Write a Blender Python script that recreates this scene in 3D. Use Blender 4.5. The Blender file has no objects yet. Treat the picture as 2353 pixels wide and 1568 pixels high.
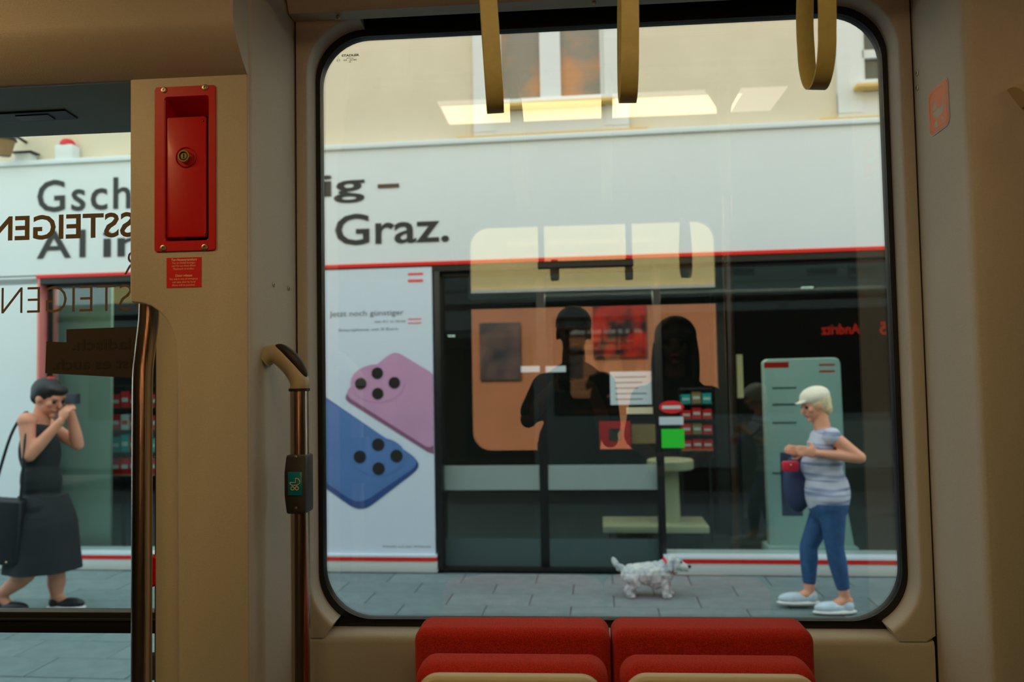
import bpy, bmesh, math, random
from mathutils import Vector, Matrix, Euler, noise
random.seed(7)
D = bpy.data
SC = bpy.context.scene
COL = SC.collection

# ------------------------------------------------------------------ camera
F_PX, W_PX, H_PX = 1830.0, 2353, 1568
CAM = Vector((0, -1.74, 1.62))
R3 = (Matrix.Rotation(math.radians(4.19), 3, 'Z') @ Matrix.Rotation(math.pi/2 + math.radians(2.6), 3, 'X')
      @ Matrix.Rotation(math.radians(-1.03), 3, 'Z'))
cd = D.cameras.new('camera'); cam = D.objects.new('camera', cd); COL.objects.link(cam)
cam.location = CAM; cam.rotation_euler = R3.to_euler()
cd.sensor_width = 36.0; cd.lens = 36.0 * F_PX / W_PX; cd.clip_start = 0.02; cd.clip_end = 200
cd.dof.use_dof = True; cd.dof.focus_distance = 1.72; cd.dof.aperture_fstop = 3.6
SC.camera = cam

# ------------------------------------------------------------------ world, sun, area lights, exposure
def lin(c):
    c = c/255.0
    return c/12.92 if c <= 0.04045 else ((c+0.055)/1.055)**2.4
def rgb(r, g, b): return (lin(r), lin(g), lin(b), 1.0)

w = D.worlds.new('sky'); SC.world = w; w.use_nodes = True
bgn = w.node_tree.nodes['Background']
bgn.inputs[0].default_value = (0.76, 0.90, 1.0, 1); bgn.inputs[1].default_value = 2.1

def sun(direction, strength, color, angle=0.6):
    l = D.lights.new('sun', 'SUN'); l.energy = strength; l.color = color; l.angle = math.radians(angle)
    o = D.objects.new('sun', l); COL.objects.link(o); o.location = (0, 6, 30)
    o.rotation_euler = Vector(direction).to_track_quat('-Z', 'Y').to_euler(); return o
sun((0.35, -0.62, -0.80), 6.0, (1.0, 0.86, 0.66))

def area(loc, rot, sx, sy, power, color, name='lamp_light'):
    l = D.lights.new(name, 'AREA'); l.shape = 'RECTANGLE'; l.size = sx; l.size_y = sy
    l.energy = power; l.color = color
    o = D.objects.new(name, l); COL.objects.link(o); o.location = loc; o.rotation_euler = rot
    return o
WARM = (1.0, 0.60, 0.22)
area((0.085, -1.0, 2.585), (0, 0, 0), 1.05, 0.2, 3.5, WARM)
area((-1.9, -1.0, 2.585), (0, 0, 0), 1.2, 0.2, 15.0, WARM)
area((2.1, -1.0, 2.585), (0, 0, 0), 1.2, 0.2, 5.5, WARM)
area((1.2, 5.30, 2.34), (0, 0, 0), 3.0, 0.25, 20, (1.0, 0.9, 0.7), 'shop_light')
area((-3.4, 6.0, 3.2), (0, 0, 0), 2.0, 0.6, 40, (0.9, 1.0, 0.85), 'shop_light')

SC.view_settings.view_transform = 'Standard'; SC.view_settings.look = 'None'
SC.view_settings.gamma = 1.0; SC.view_settings.use_curve_mapping = False
SC.view_settings.exposure = 0.0
SC.cycles.max_bounces = 8; SC.cycles.transparent_max_bounces = 16
SC.cycles.use_denoising = True
SC.cycles.caustics_reflective = False; SC.cycles.caustics_refractive = False
SC.cycles.sample_clamp_indirect = 4.0

# ------------------------------------------------------------------ measuring: lens ray to a plane of the place
def ray(x, y): return R3 @ Vector(((x-1176.5)/F_PX, -(y-784)/F_PX, -1))
def P(x, y, Y=0.0):
    r = ray(x, y); return CAM + r*((Y-CAM.y)/r.y)
def PX(x, y, X):
    r = ray(x, y); return CAM + r*((X-CAM.x)/r.x)
def PR(x, y, Y):                     # seen in the window pane (pane at y=.06)
    p = P(x, y, 0.12-Y); return Vector((p.x, Y, p.z))
AL = math.radians(2.0)
FW = Matrix.Identity(4)
FS = Matrix.Translation((0, 4.88, 0)) @ Matrix.Rotation(-AL, 4, 'Z')   # the shop front stands a little askew to the tracks
FSI = FS.inverted()
def S(x, y, v=0.0):                  # pixel -> shop frame point at depth v
    n = Vector((math.sin(AL), math.cos(AL), 0)); r = ray(x, y)
    t = ((Vector((0, 4.88, 0))-CAM).dot(n) + v)/r.dot(n)
    return FSI @ (CAM + r*t)

# ------------------------------------------------------------------ materials
def mat(name, col, rough=0.6, metal=0.0, var=0.0, scale=30.0, bump=0.0, bscale=200.0, emit=0.0, spec=0.5,
        stretch=None, col2=None, lo=0.35, hi=0.65, sheen=0.0, coat=0.0):
    m = D.materials.new(name); m.use_nodes = True; nt = m.node_tree; b = nt.nodes['Principled BSDF']
    b.inputs['Base Color'].default_value = col; b.inputs['Roughness'].default_value = rough
    b.inputs['Metallic'].default_value = metal; b.inputs['Specular IOR Level'].default_value = spec
    if sheen: b.inputs['Sheen Weight'].default_value = sheen
    if coat: b.inputs['Coat Weight'].default_value = coat; b.inputs['Coat Roughness'].default_value = .15
    tc = nt.nodes.new('ShaderNodeTexCoord'); mp = nt.nodes.new('ShaderNodeMapping')
    nt.links.new(tc.outputs['Object'], mp.inputs['Vector'])
    if stretch: mp.inputs['Scale'].default_value = stretch
    if var or col2:
        n = nt.nodes.new('ShaderNodeTexNoise'); n.inputs['Scale'].default_value = scale; n.inputs['Detail'].default_value = 4
        nt.links.new(mp.outputs[0], n.inputs['Vector'])
        r = nt.nodes.new('ShaderNodeValToRGB'); r.color_ramp.elements[0].position = lo; r.color_ramp.elements[1].position = hi
        c2 = col2 or tuple(c*(1-var) for c in col[:3])+(1,)
        c1 = col if col2 else tuple(min(1, c*(1+var)) for c in col[:3])+(1,)
        r.color_ramp.elements[0].color = c2; r.color_ramp.elements[1].color = c1
        nt.links.new(n.outputs[0], r.inputs[0]); nt.links.new(r.outputs[0], b.inputs['Base Color'])
    if bump:
        n2 = nt.nodes.new('ShaderNodeTexNoise'); n2.inputs['Scale'].default_value = bscale; n2.inputs['Detail'].default_value = 3
        nt.links.new(mp.outputs[0], n2.inputs['Vector'])
        bp = nt.nodes.new('ShaderNodeBump'); bp.inputs['Strength'].default_value = bump; bp.inputs['Distance'].default_value = 0.002
        nt.links.new(n2.outputs[0], bp.inputs['Height']); nt.links.new(bp.outputs[0], b.inputs['Normal'])
    if emit:
        b.inputs['Emission Color'].default_value = col; b.inputs['Emission Strength'].default_value = emit
    return m

def glass(name, refl=0.05, tint=(0.95, 0.98, 0.97, 1), rough=0.0, frost=0.0):
    m = D.materials.new(name); m.use_nodes = True; nt = m.node_tree; nt.nodes.clear()
    o = nt.nodes.new('ShaderNodeOutputMaterial'); t = nt.nodes.new('ShaderNodeBsdfTransparent'); g = nt.nodes.new('ShaderNodeBsdfGlossy')
    t.inputs[0].default_value = tint; g.inputs['Roughness'].default_value = rough; g.inputs[0].default_value = (1, 1, 1, 1)
    lw = nt.nodes.new('ShaderNodeLayerWeight'); lw.inputs[0].default_value = 0.5
    pw = nt.nodes.new('ShaderNodeMath'); pw.operation = 'POWER'; pw.inputs[1].default_value = 4.0
    ml = nt.nodes.new('ShaderNodeMath'); ml.operation = 'MULTIPLY_ADD'; ml.inputs[1].default_value = 0.85; ml.inputs[2].default_value = refl
    nt.links.new(lw.outputs['Facing'], pw.inputs[0]); nt.links.new(pw.outputs[0], ml.inputs[0])
    mx = nt.nodes.new('ShaderNodeMixShader'); nt.links.new(ml.outputs[0], mx.inputs[0])
    nt.links.new(t.outputs[0], mx.inputs[1]); nt.links.new(g.outputs[0], mx.inputs[2])
    out = mx
    if frost:
        d = nt.nodes.new('ShaderNodeBsdfDiffuse'); d.inputs[0].default_value = (0.5, 0.62, 0.58, 1)
        m2 = nt.nodes.new('ShaderNodeMixShader'); m2.inputs[0].default_value = frost
        nt.links.new(mx.outputs[0], m2.inputs[1]); nt.links.new(d.outputs[0], m2.inputs[2]); out = m2
    nt.links.new(out.outputs[0], o.inputs[0]); return m

M = {}
M['panel'] = mat('beige_panel', rgb(188, 184, 168), 0.5, var=0.035, scale=260, bump=0.25, bscale=500)
M['panel_dk'] = mat('header_panel', rgb(182, 177, 158), 0.55, var=0.035, scale=260, bump=0.25, bscale=500)
M['ceil'] = mat('ceiling_panel', rgb(96, 100, 98), 0.6, var=0.03)
M['black'] = mat('black_rubber', rgb(22, 24, 26), 0.45, var=0.1)
M['frit'] = mat('black_frit', rgb(12, 13, 16), 0.3)
M['dark'] = mat('dark_plastic', rgb(48, 50, 50), 0.45, bump=0.2)
M['doorpanel'] = mat('grey_door_panel', rgb(138, 146, 140), 0.6, var=0.03, scale=260)
M['red'] = mat('red_paint', rgb(196, 0, 8), 0.4, var=0.03, scale=60, bump=0.04, bscale=300, coat=0.15)
M['redsign'] = mat('red_sticker', rgb(214, 10, 24), 0.45)
M['screw'] = mat('zinc_screw', rgb(170, 160, 140), 0.35, metal=0.9)
M['brass'] = mat('brass_lock', rgb(205, 180, 120), 0.25, metal=1.0)
M['steel'] = mat('brushed_steel', rgb(190, 170, 150), 0.24, metal=1.0, var=0.25, scale=90, stretch=(1, 1, 0.02), bump=0.35, bscale=160)
M['cream'] = mat('cream_plastic', rgb(188, 178, 144), 0.38, var=0.02, bump=0.1)
M['grip'] = mat('black_grip', rgb(30, 30, 30), 0.5, bump=0.3)
M['strap'] = mat('leather_strap', rgb(182, 172, 104), 0.5, var=0.05, scale=90, bump=0.12, bscale=500)
M['teal'] = mat('teal_label', rgb(10, 128, 145), 0.25, coat=0.5)
M['ivory'] = mat('ivory_print', rgb(230, 210, 170), 0.5)
M['orange'] = mat('orange_sticker', rgb(244, 116, 26), 0.4, var=0.04)
M['stick_w'] = mat('pale_print', rgb(196, 190, 172), 0.5)
M['fabric'] = mat('red_plush', rgb(202, 42, 10), 0.95, scale=700, col2=rgb(140, 14, 8), lo=0.38, hi=0.6, bump=0.5, bscale=900, sheen=0.04)
M['floor'] = mat('grey_tram_floor', rgb(40, 40, 40), 0.6, var=0.1)
M['glass'] = glass('window_glass', 0.10, tint=(0.985, 0.995, 0.99, 1))
M['doorglass'] = glass('door_glass', 0.02, tint=(0.93, 0.98, 0.97, 1))
M['shopglass'] = glass('shop_glass', 0.05, tint=(0.80, 0.88, 0.86, 1))
M['frost'] = glass('frosted_band', 0.04, frost=0.42)
M['ink'] = mat('brown_ink', rgb(96, 78, 54), 0.6)
M['sheet'] = mat('dark_sticker', rgb(40, 33, 24), 0.7)
M['sheetink'] = mat('darker_ink', rgb(22, 18, 13), 0.7)
M['lamp'] = mat('lamp_diffuser', (1.0, 0.88, 0.72, 1), 0.5, emit=1.0)
M['led'] = mat('red_led', (1.0, 0.03, 0.02, 1), 0.5, emit=0.8)
M['ledw'] = mat('white_led', (0.75, 1.0, 0.85, 1), 0.5, emit=12.0)
M['pave'] = [mat('paving_%d' % i, rgb(*c), 0.75, var=0.10, scale=9, bump=0.3, bscale=60) for i, c in enumerate([(112, 130, 128), (108, 126, 125), (116, 133, 131)])]
M['joint'] = mat('paving_joint', rgb(84, 98, 98), 0.9)
M['asph'] = mat('asphalt', rgb(96, 100, 102), 0.9, var=0.1, bump=0.4)
M['white'] = mat('white_fascia', rgb(222, 231, 232), 0.35, var=0.012, scale=1.5)
M['redline'] = mat('red_strip', rgb(232, 22, 14), 0.4)
M['letter'] = mat('black_letter', rgb(34, 38, 38), 0.5)
M['brownlet'] = mat('brown_letter', rgb(88, 66, 52), 0.5)
M['base'] = mat('pale_plinth', rgb(205, 208, 200), 0.5)
M['stucco'] = mat('cream_stucco', rgb(220, 208, 182), 0.85, var=0.03, scale=3, bump=0.5, bscale=40)
M['wframe'] = mat('white_window_frame', rgb(222, 226, 224), 0.5)
M['wsur'] = mat('window_surround', rgb(222, 224, 220), 0.8)
M['ochre'] = mat('ochre_sill', rgb(222, 184, 104), 0.6)
M['wglass'] = mat('house_window', rgb(140, 134, 124), 0.2, scale=2.0, col2=rgb(196, 142, 104), lo=0.36, hi=0.50)
M['wdark'] = mat('dark_house_window', rgb(84, 88, 84), 0.2, var=0.1, scale=3)
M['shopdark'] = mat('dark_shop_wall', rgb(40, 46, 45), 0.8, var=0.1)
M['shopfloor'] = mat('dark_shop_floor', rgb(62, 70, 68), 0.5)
M['dframe'] = mat('black_door_frame', rgb(16, 20, 20), 0.4)
M['poster'] = mat('pale_poster', rgb(212, 224, 234), 0.4)
M['pink'] = mat('pink_phone', rgb(198, 150, 182), 0.4, var=0.04, scale=3)
M['pinkd'] = mat('pink_phone_edge', rgb(140, 92, 122), 0.4)
M['blue'] = mat('blue_phone', rgb(84, 122, 176), 0.4, var=0.06, scale=3)
M['blued'] = mat('blue_phone_edge', rgb(48, 78, 134), 0.4)
M['lens'] = mat('phone_lens', rgb(36, 38, 38), 0.3)
M['greytxt'] = mat('grey_print', rgb(92, 102, 106), 0.5)
M['logo'] = mat('red_logo', rgb(238, 76, 66), 0.5)
M['table'] = mat('cream_table', rgb(205, 196, 160), 0.5)
M['paper'] = mat('white_paper', rgb(190, 205, 205), 0.6)
M['green'] = mat('green_card', rgb(40, 205, 50), 0.5)
M['redcard'] = mat('red_card', rgb(214, 28, 36), 0.5)
M['cyan'] = mat('cyan_card', rgb(20, 160, 165), 0.5)
M['totem'] = mat('totem_white', rgb(190, 208, 202), 0.5)
M['sage'] = mat('sage_panel', rgb(150, 166, 154), 0.6, var=0.04, scale=2)
M['tan'] = mat('tan_wood', rgb(150, 120, 80), 0.6)
M['peach'] = mat('peach_stucco', rgb(228, 150, 104), 0.9, var=0.05, scale=2)
M['straw'] = mat('straw_stucco', rgb(238, 214, 150), 0.9, var=0.05, scale=2)
M['skin'] = mat('skin', rgb(222, 150, 118), 0.55, var=0.05, scale=12)
M['skin3'] = mat('silhouette_skin', rgb(84, 58, 46), 0.6)  # skin darkened: the backlit silhouette is put into the colour
M['skin2'] = mat('skin_tanned', rgb(226, 158, 122), 0.55, var=0.05, scale=12)
M['hair_w'] = mat('blonde_hair', rgb(226, 206, 160), 0.6, var=0.15, scale=60)
M['cap_w'] = mat('white_cap', rgb(235, 226, 200), 0.8, var=0.04)
M['hair_d'] = mat('dark_hair', rgb(28, 24, 22), 0.5, var=0.2, scale=80)
M['top_s'] = mat('striped_grey_top', rgb(196, 198, 206), 0.85, scale=14, col2=rgb(120, 132, 160), lo=.4, hi=.55, stretch=(0.15, 0.15, 2.2))
M['jeans'] = mat('blue_jeans', rgb(44, 84, 124), 0.85, var=0.15, scale=30)
M['shoe'] = mat('pale_shoe', rgb(196, 214, 216), 0.6, var=0.1, scale=18)
M['sole'] = mat('white_sole', rgb(225, 222, 210), 0.6)
M['dress'] = mat('black_dress', rgb(30, 34, 34), 0.85, var=0.12, scale=10)
M['shirt'] = mat('black_shirt', rgb(18, 18, 19), 0.9)
M['bag'] = mat('black_bag', rgb(24, 26, 28), 0.5)
M['navy'] = mat('navy_bag', rgb(48, 58, 92), 0.7)
M['redb'] = mat('red_wallet', rgb(214, 38, 62), 0.5)
M['fur'] = mat('white_fur', rgb(212, 212, 204), 0.95, col2=rgb(170, 180, 182), scale=16, lo=.35, hi=.6, bump=1.0, bscale=120)
M['eye'] = mat('dark_eye', rgb(20, 18, 18), 0.2)
M['lip'] = mat('lip', rgb(170, 80, 76), 0.5)
M['phonebody'] = mat('phone_body', rgb(60, 62, 66), 0.3)

# dotted frit: a print of round dots on the pane, thinning out inward (uv.y = 0 at the black edge, 1 inside)
def dotmat():
    m = D.materials.new('dotted_frit'); m.use_nodes = True; nt = m.node_tree; N = nt.nodes; L = nt.links
    b = N['Principled BSDF']; b.inputs['Base Color'].default_value = rgb(12, 13, 16); b.inputs['Roughness'].default_value = 0.3
    o = N['Material Output']; tc = N.new('ShaderNodeTexCoord'); sp = N.new('ShaderNodeSeparateXYZ'); L.new(tc.outputs['Object'], sp.inputs[0])
    k = 2*math.pi/0.00290
    def sn(s):
        a = N.new('ShaderNodeMath'); a.operation = 'MULTIPLY'; a.inputs[1].default_value = k; L.new(s, a.inputs[0])
        c = N.new('ShaderNodeMath'); c.operation = 'SINE'; L.new(a.outputs[0], c.inputs[0]); return c.outputs[0]
    mu = N.new('ShaderNodeMath'); mu.operation = 'MULTIPLY'; L.new(sn(sp.outputs[0]), mu.inputs[0]); L.new(sn(sp.outputs[2]), mu.inputs[1])
    su = N.new('ShaderNodeSeparateXYZ'); L.new(tc.outputs['UV'], su.inputs[0])
    th = N.new('ShaderNodeMath'); th.operation = 'MULTIPLY_ADD'; th.inputs[1].default_value = 0.85; th.inputs[2].default_value = -0.08; L.new(su.outputs[1], th.inputs[0])
    gt = N.new('ShaderNodeMath'); gt.operation = 'GREATER_THAN'; L.new(mu.outputs[0], gt.inputs[0]); L.new(th.outputs[0], gt.inputs[1])
    tr = N.new('ShaderNodeBsdfTransparent'); mx = N.new('ShaderNodeMixShader')
    L.new(gt.outputs[0], mx.inputs[0]); L.new(tr.outputs[0], mx.inputs[1]); L.new(b.outputs[0], mx.inputs[2]); L.new(mx.outputs[0], o.inputs[0])
    return m
M['dots'] = dotmat()

# ------------------------------------------------------------------ building helpers
class MB:
    def __init__(s): s.v = []; s.f = []; s.m = []; s.uv = {}
    def add(s, vs, fs, mi=0):
        o = len(s.v); s.v += [Vector(v) for v in vs]
        for f in fs: s.f.append([i+o for i in f]); s.m.append(mi)
        return s
    def box(s, x0, x1, y0, y1, z0, z1, mi=0):
        return s.add([(x0, y0, z0), (x1, y0, z0), (x1, y1, z0), (x0, y1, z0), (x0, y0, z1), (x1, y0, z1), (x1, y1, z1), (x0, y1, z1)],
                     [(0, 3, 2, 1), (4, 5, 6, 7), (0, 1, 5, 4), (1, 2, 6, 5), (2, 3, 7, 6), (3, 0, 4, 7)], mi)
    def prism(s, poly, a, b, axis='y', mi=0):      # polygon of 2-D points, extruded along an axis from a to b
        def v(p, t):
            return {'y': (p[0], t, p[1]), 'x': (t, p[0], p[1]), 'z': (p[0], p[1], t)}[axis]
        n = len(poly)
        return s.add([v(p, a) for p in poly]+[v(p, b) for p in poly],
                     [list(range(n))[::-1], list(range(n, 2*n))]+[(i, (i+1) % n, n+(i+1) % n, n+i) for i in range(n)], mi)
    def tube(s, pts, r, n=20, cap=True, mi=0, sx=1.0):
        pts = [Vector(p) for p in pts]; rs = r if isinstance(r, (list, tuple)) else [r]*len(pts)
        o = len(s.v); up = None
        for i, p in enumerate(pts):
            t = ((pts[min(i+1, len(pts)-1)]-p).normalized() + (p-pts[max(i-1, 0)]).normalized())
            t = t.normalized() if t.length > 1e-6 else Vector((0, 0, 1))
            if up is None:
                up = Vector((0, 1, 0)) if abs(t.y) < 0.9 else Vector((1, 0, 0))
            a = (up - t*up.dot(t)).normalized(); up = a; b = t.cross(a)
            for k in range(n):
                q = 2*math.pi*k/n; s.v.append(p + (a*math.cos(q)*sx + b*math.sin(q))*rs[i])
        for i in range(len(pts)-1):
            for k in range(n):
                s.f.append([o+i*n+k, o+i*n+(k+1) % n, o+(i+1)*n+(k+1) % n, o+(i+1)*n+k]); s.m.append(mi)
        if cap:
            s.f.append([o+k for k in range(n)][::-1]); s.m.append(mi)
            s.f.append([o+(len(pts)-1)*n+k for k in range(n)]); s.m.append(mi)
        return s
    def lathe(s, prof, c, axis='z', n=28, mi=0):   # profile of (r, h)
        o = len(s.v); c = Vector(c)
        for r, h in prof:
            for k in range(n):
                q = 2*math.pi*k/n; a, b = r*math.cos(q), r*math.sin(q)
                s.v.append(c + Vector({'z': (a, b, h), 'y': (a, h, b), 'x': (h, a, b)}[axis]))
        for i in range(len(prof)-1):
            for k in range(n): s.f.append([o+i*n+k, o+i*n+(k+1) % n, o+(i+1)*n+(k+1) % n, o+(i+1)*n+k]); s.m.append(mi)
        s.f.append([o+k for k in range(n)][::-1]); s.f.append([o+(len(prof)-1)*n+k for k in range(n)]); s.m += [mi, mi]
        return s
    def ell(s, c, r, rot=None, n=14, mi=0):
        o = len(s.v); c = Vector(c); r = Vector(r) if not isinstance(r, (int, float)) else Vector((r, r, r)); m = rot or Matrix.Identity(3)
        rings = n//2+1
        for i in range(1, rings):
            t = math.pi*i/rings
            for k in range(n):
                q = 2*math.pi*k/n
                s.v.append(c + m @ Vector((r.x*math.sin(t)*math.cos(q), r.y*math.sin(t)*math.sin(q), r.z*math.cos(t))))
        top = len(s.v); s.v.append(c + m @ Vector((0, 0, r.z))); bot = len(s.v); s.v.append(c - m @ Vector((0, 0, r.z)))
        for i in range(rings-2):
            for k in range(n): s.f.append([o+i*n+k, o+(i+1)*n+k, o+(i+1)*n+(k+1) % n, o+i*n+(k+1) % n]); s.m.append(mi)
        for k in range(n):
            s.f.append([top, o+k, o+(k+1) % n]); s.m.append(mi)
            s.f.append([bot, o+(rings-2)*n+(k+1) % n, o+(rings-2)*n+k]); s.m.append(mi)
        return s
    def cap(s, a, b, ra, rb, n=14):                # tapered capsule
        a, b = Vector(a), Vector(b); s.ell(a, ra*0.995, n=n); s.ell(b, rb*0.995, n=n); return s.tube([a, b], [ra, rb], n=n)
    def build(s, name, mats, parent=None, base=(0, 0, 0), smooth=False, bevel=0.0, segs=2, angle=40, fix=True, remesh=0, sm=0):
        me = D.meshes.new(name); bs = Vector(base)
        me.from_pydata([v-bs for v in s.v], [], s.f)
        mats = mats if isinstance(mats, (list, tuple)) else [mats]
        for mm in mats: me.materials.append(mm)
        for p, mi in zip(me.polygons, s.m): p.material_index = mi
        if fix:
            bm = bmesh.new(); bm.from_mesh(me); bmesh.ops.recalc_face_normals(bm, faces=bm.faces); bm.to_mesh(me); bm.free()
        o = D.objects.new(name, me); COL.objects.link(o)
        if parent: o.parent = parent
        if remesh:
            r = o.modifiers.new('r', 'REMESH'); r.mode = 'VOXEL'; r.voxel_size = remesh; r.use_smooth_shade = True
            if sm: q = o.modifiers.new('s', 'SMOOTH'); q.iterations = sm; q.factor = 0.5
            return bake(o)
        if bevel:
            bv = o.modifiers.new('b', 'BEVEL'); bv.width = bevel; bv.segments = segs; bv.limit_method = 'ANGLE'; bv.angle_limit = math.radians(35)
            o = bake(o)
        if smooth or bevel:
            me = o.data; me.polygons.foreach_set('use_smooth', [True]*len(me.polygons))
            me.set_sharp_from_angle(angle=math.radians(angle)) if not smooth or angle else None
        return o
def bake(o):
    dg = bpy.context.evaluated_depsgraph_get(); ev = o.evaluated_get(dg)
    me = D.meshes.new_from_object(ev); old = o.data; nm = old.name; o.modifiers.clear(); o.data = me; D.meshes.remove(old); me.name = nm
    return o
def tag(o, label=None, cat=None, group=None, kind=None):
    if label: o['label'] = label
    if cat: o['category'] = cat
    if group: o['group'] = group
    if kind: o['kind'] = kind
    return o
class Thing:                                       # an Empty at the thing's base; parts are given in frame coordinates
    def __init__(s, name, base, label=None, cat=None, group=None, kind=None, frame=FW):
        s.base = Vector(base); s.o = D.objects.new(name, None); COL.objects.link(s.o)
        s.o.empty_display_size = 0.05; s.o.matrix_world = frame @ Matrix.Translation(s.base)
        tag(s.o, label, cat, group, kind)
    def part(s, name, mb, mats, parent=None, label=None, **k):
        o = mb.build(name, mats, parent or s.o, s.base, **k)
        if label: o['label'] = label
        return o
def single(name, mb, mats, base, label=None, cat=None, group=None, kind=None, frame=FW, **k):
    o = mb.build(name, mats, None, base, **k); o.matrix_world = frame @ Matrix.Translation(Vector(base))
    return tag(o, label, cat, group, kind)

def text_mb(txt, x0, x1, z0, z1, y, thick=0.001, mirror=False, bold=0.0, facing=-1, ref=None, spacing=1.0):
    """lettering in the xz plane at depth y, fitted to the box x0..x1, z0..z1 (caps height z1-z0); ref = reference text whose extent is the box"""
    def gen(t):
        c = D.curves.new('t', 'FONT'); c.body = t; c.size = 1.0; c.offset = bold; c.resolution_u = 3; c.space_character = spacing
        o = D.objects.new('t', c); COL.objects.link(o); bpy.context.view_layer.update()
        dg = bpy.context.evaluated_depsgraph_get(); me = D.meshes.new_from_object(o.evaluated_get(dg))
        vs = [v.co.copy() for v in me.vertices]; fs = [list(p.vertices) for p in me.polygons]
        D.objects.remove(o); D.curves.remove(c); D.meshes.remove(me); return vs, fs
    vs, fs = gen(txt); mb = MB()
    if not vs: return mb
    lo = min(v.x for v in vs); hi = max(v.x for v in vs); width = hi-lo
    cap = gen('H')[0]; ch = max(v.y for v in cap); cl = 0.0
    sx = (x1-x0)/width
    if ref:
        rv = gen(ref)[0]; sx = (x1-x0)/(max(v.x for v in rv)-min(v.x for v in rv))
    sz = (z1-z0)/(ch-cl)
    out = []
    for v in vs:
        if mirror: X = x0 + (hi-v.x)*sx            # the text ends at x0
        else: X = x0 + (v.x-lo)*sx
        out.append((X, z0+v.y*sz))
    mb.add([(a, y, b) for a, b in out], fs)
    return mb

def rr(x0, x1, z0, z1, r, n=10):
    pts = []
    for cx, cz, a0 in ((x1-r, z1-r, 0), (x0+r, z1-r, 90), (x0+r, z0+r, 180), (x1-r, z0+r, 270)):
        for k in range(n+1):
            a = math.radians(a0+90*k/n); pts.append((cx+r*math.cos(a), cz+r*math.sin(a)))
    return pts
def ringfaces(mb, la, lb, closed=True, mi=0):
    n = len(la); mb.add(list(la)+list(lb), [(i, (i+1) % n, n+(i+1) % n, n+i) for i in range(n if closed else n-1)], mi)
def rbox(mb, x0, x1, y0, y1, z0, z1, r=0.02, n=5, mi=0):   # box with corners rounded in the xz plane
    return mb.prism(rr(x0, x1, z0, z1, r, n), y0, y1, 'y', mi)
def screw(parent_thing, c, axis='y', r=0.006, d=-0.0015, name='screw', parent=None):
    mb = MB(); prof = [(r, 0), (r*0.98, d*0.7), (r*0.8, d), (r*0.42, d), (r*0.4, d*0.1)]
    mb.lathe(prof, c, axis, 16); o = parent_thing.part(name, mb, M['screw'], parent, smooth=True)
    return o

# ================================================================== TRAM SHELL
WX0, WX1, WZ0, WZ1 = -0.580, 0.7135, 1.067, 2.436
# outer skin and setting
mb = MB(); mb.box(-9.0, -2.35, 0.04, 0.12, 0.2, 2.9); mb.box(-0.890, -0.60, 0.062, 0.12, 0.2, 2.9); mb.box(0.735, 9.0, 0.04, 0.12, 0.2, 2.9)
mb.box(-0.60, 0.735, 0.075, 0.12, 0.2, 1.03); mb.box(-0.60, 0.735, 0.075, 0.12, 2.48, 2.9); mb.box(-2.35, -0.890, 0.062, 0.12, 2.33, 2.9)
single('wall_front', mb, mat('tram_paint', rgb(150, 168, 172), 0.4), (0, 0.08, 0.3), kind='structure')
single('floor', MB().box(-9.0, 9.0, -2.5, 0.12, 0.2, 0.3), M['floor'], (0, -1.2, 0.25), kind='structure')
single('ceiling', MB().box(-9.0, 9.0, -2.5, 0.12, 2.62, 2.72), M['ceil'], (0, -1.2, 2.62), kind='structure')
single('wall_left', MB().box(-9.05, -9.0, -2.5, 0.12, 0.3, 2.62), M['panel'], (-9.02, -1.2, 0.3), kind='structure')
single('wall_right', MB().box(9.0, 9.05, -2.5, 0.12, 0.3, 2.62), M['panel'], (9.02, -1.2, 0.3), kind='structure')
OY = -2.39
mb = MB(); mb.box(-9.0, -0.56, OY-0.08, OY, 0.3, 2.62); mb.box(0.80, 9.0, OY-0.08, OY, 0.3, 2.62)
mb.box(-0.56, 0.80, OY-0.08, OY, 0.3, 1.20); mb.box(-0.56, 0.80, OY-0.08, OY, 2.46, 2.62)
single('wall_back', mb, mat('anthracite_wall', rgb(44, 48, 48), 0.6), (0, OY, 0.3), kind='structure')

# lower wall panel with sill ledge
t = Thing('trim_1', (0.07, 0, 0.3), kind='structure')
prof = [(0.075, 1.066), (0.04, 1.064), (0.012, 1.060), (0.003, 1.054), (0.0, 1.044), (0.0, 0.3), (0.075, 0.3)]
t.part('sill_panel', MB().prism(prof, -0.608, 0.741, 'x'), M['panel'], smooth=True, angle=50)

# window 1: pane, black seal, dotted print, C-shaped side trims
t = Thing('window_1', (0.07, 0.05, 1.06), kind='structure')
GX0, GX1, GZ0, GZ1, GR = -0.5695, 0.7025, 1.081, 2.420, 0.112
mb = MB(); inner = rr(GX0, GX1, GZ0, GZ1, GR, 12); outer = rr(-0.60, 0.735, 1.035, 2.50, 0.02, 12)
ringfaces(mb, [(x, 0.052, z) for x, z in inner], [(x, 0.052, z) for x, z in outer])
ringfaces(mb, [(x, 0.052, z) for x, z in inner], [(x, 0.060, z) for x, z in inner])
ringfaces(mb, [(x, 0.078, z) for x, z in inner], [(x, 0.078, z) for x, z in outer])
ringfaces(mb, [(x, 0.060, z) for x, z in inner], [(x, 0.078, z) for x, z in inner])
t.part('black_border', mb, M['frit'], fix=False)
d2 = rr(GX0+0.012, GX1-0.012, GZ0+0.012, GZ1-0.012, GR-0.010, 12)
me = D.meshes.new('dotted_border'); n = len(inner)
me.from_pydata([Vector((x, 0.0585, z))-t.base for x, z in inner]+[Vector((x, 0.0585, z))-t.base for x, z in d2], [], [(i, (i+1) % n, n+(i+1) % n, n+i) for i in range(n)])
uvl = me.uv_layers.new(name='UVMap')
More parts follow.
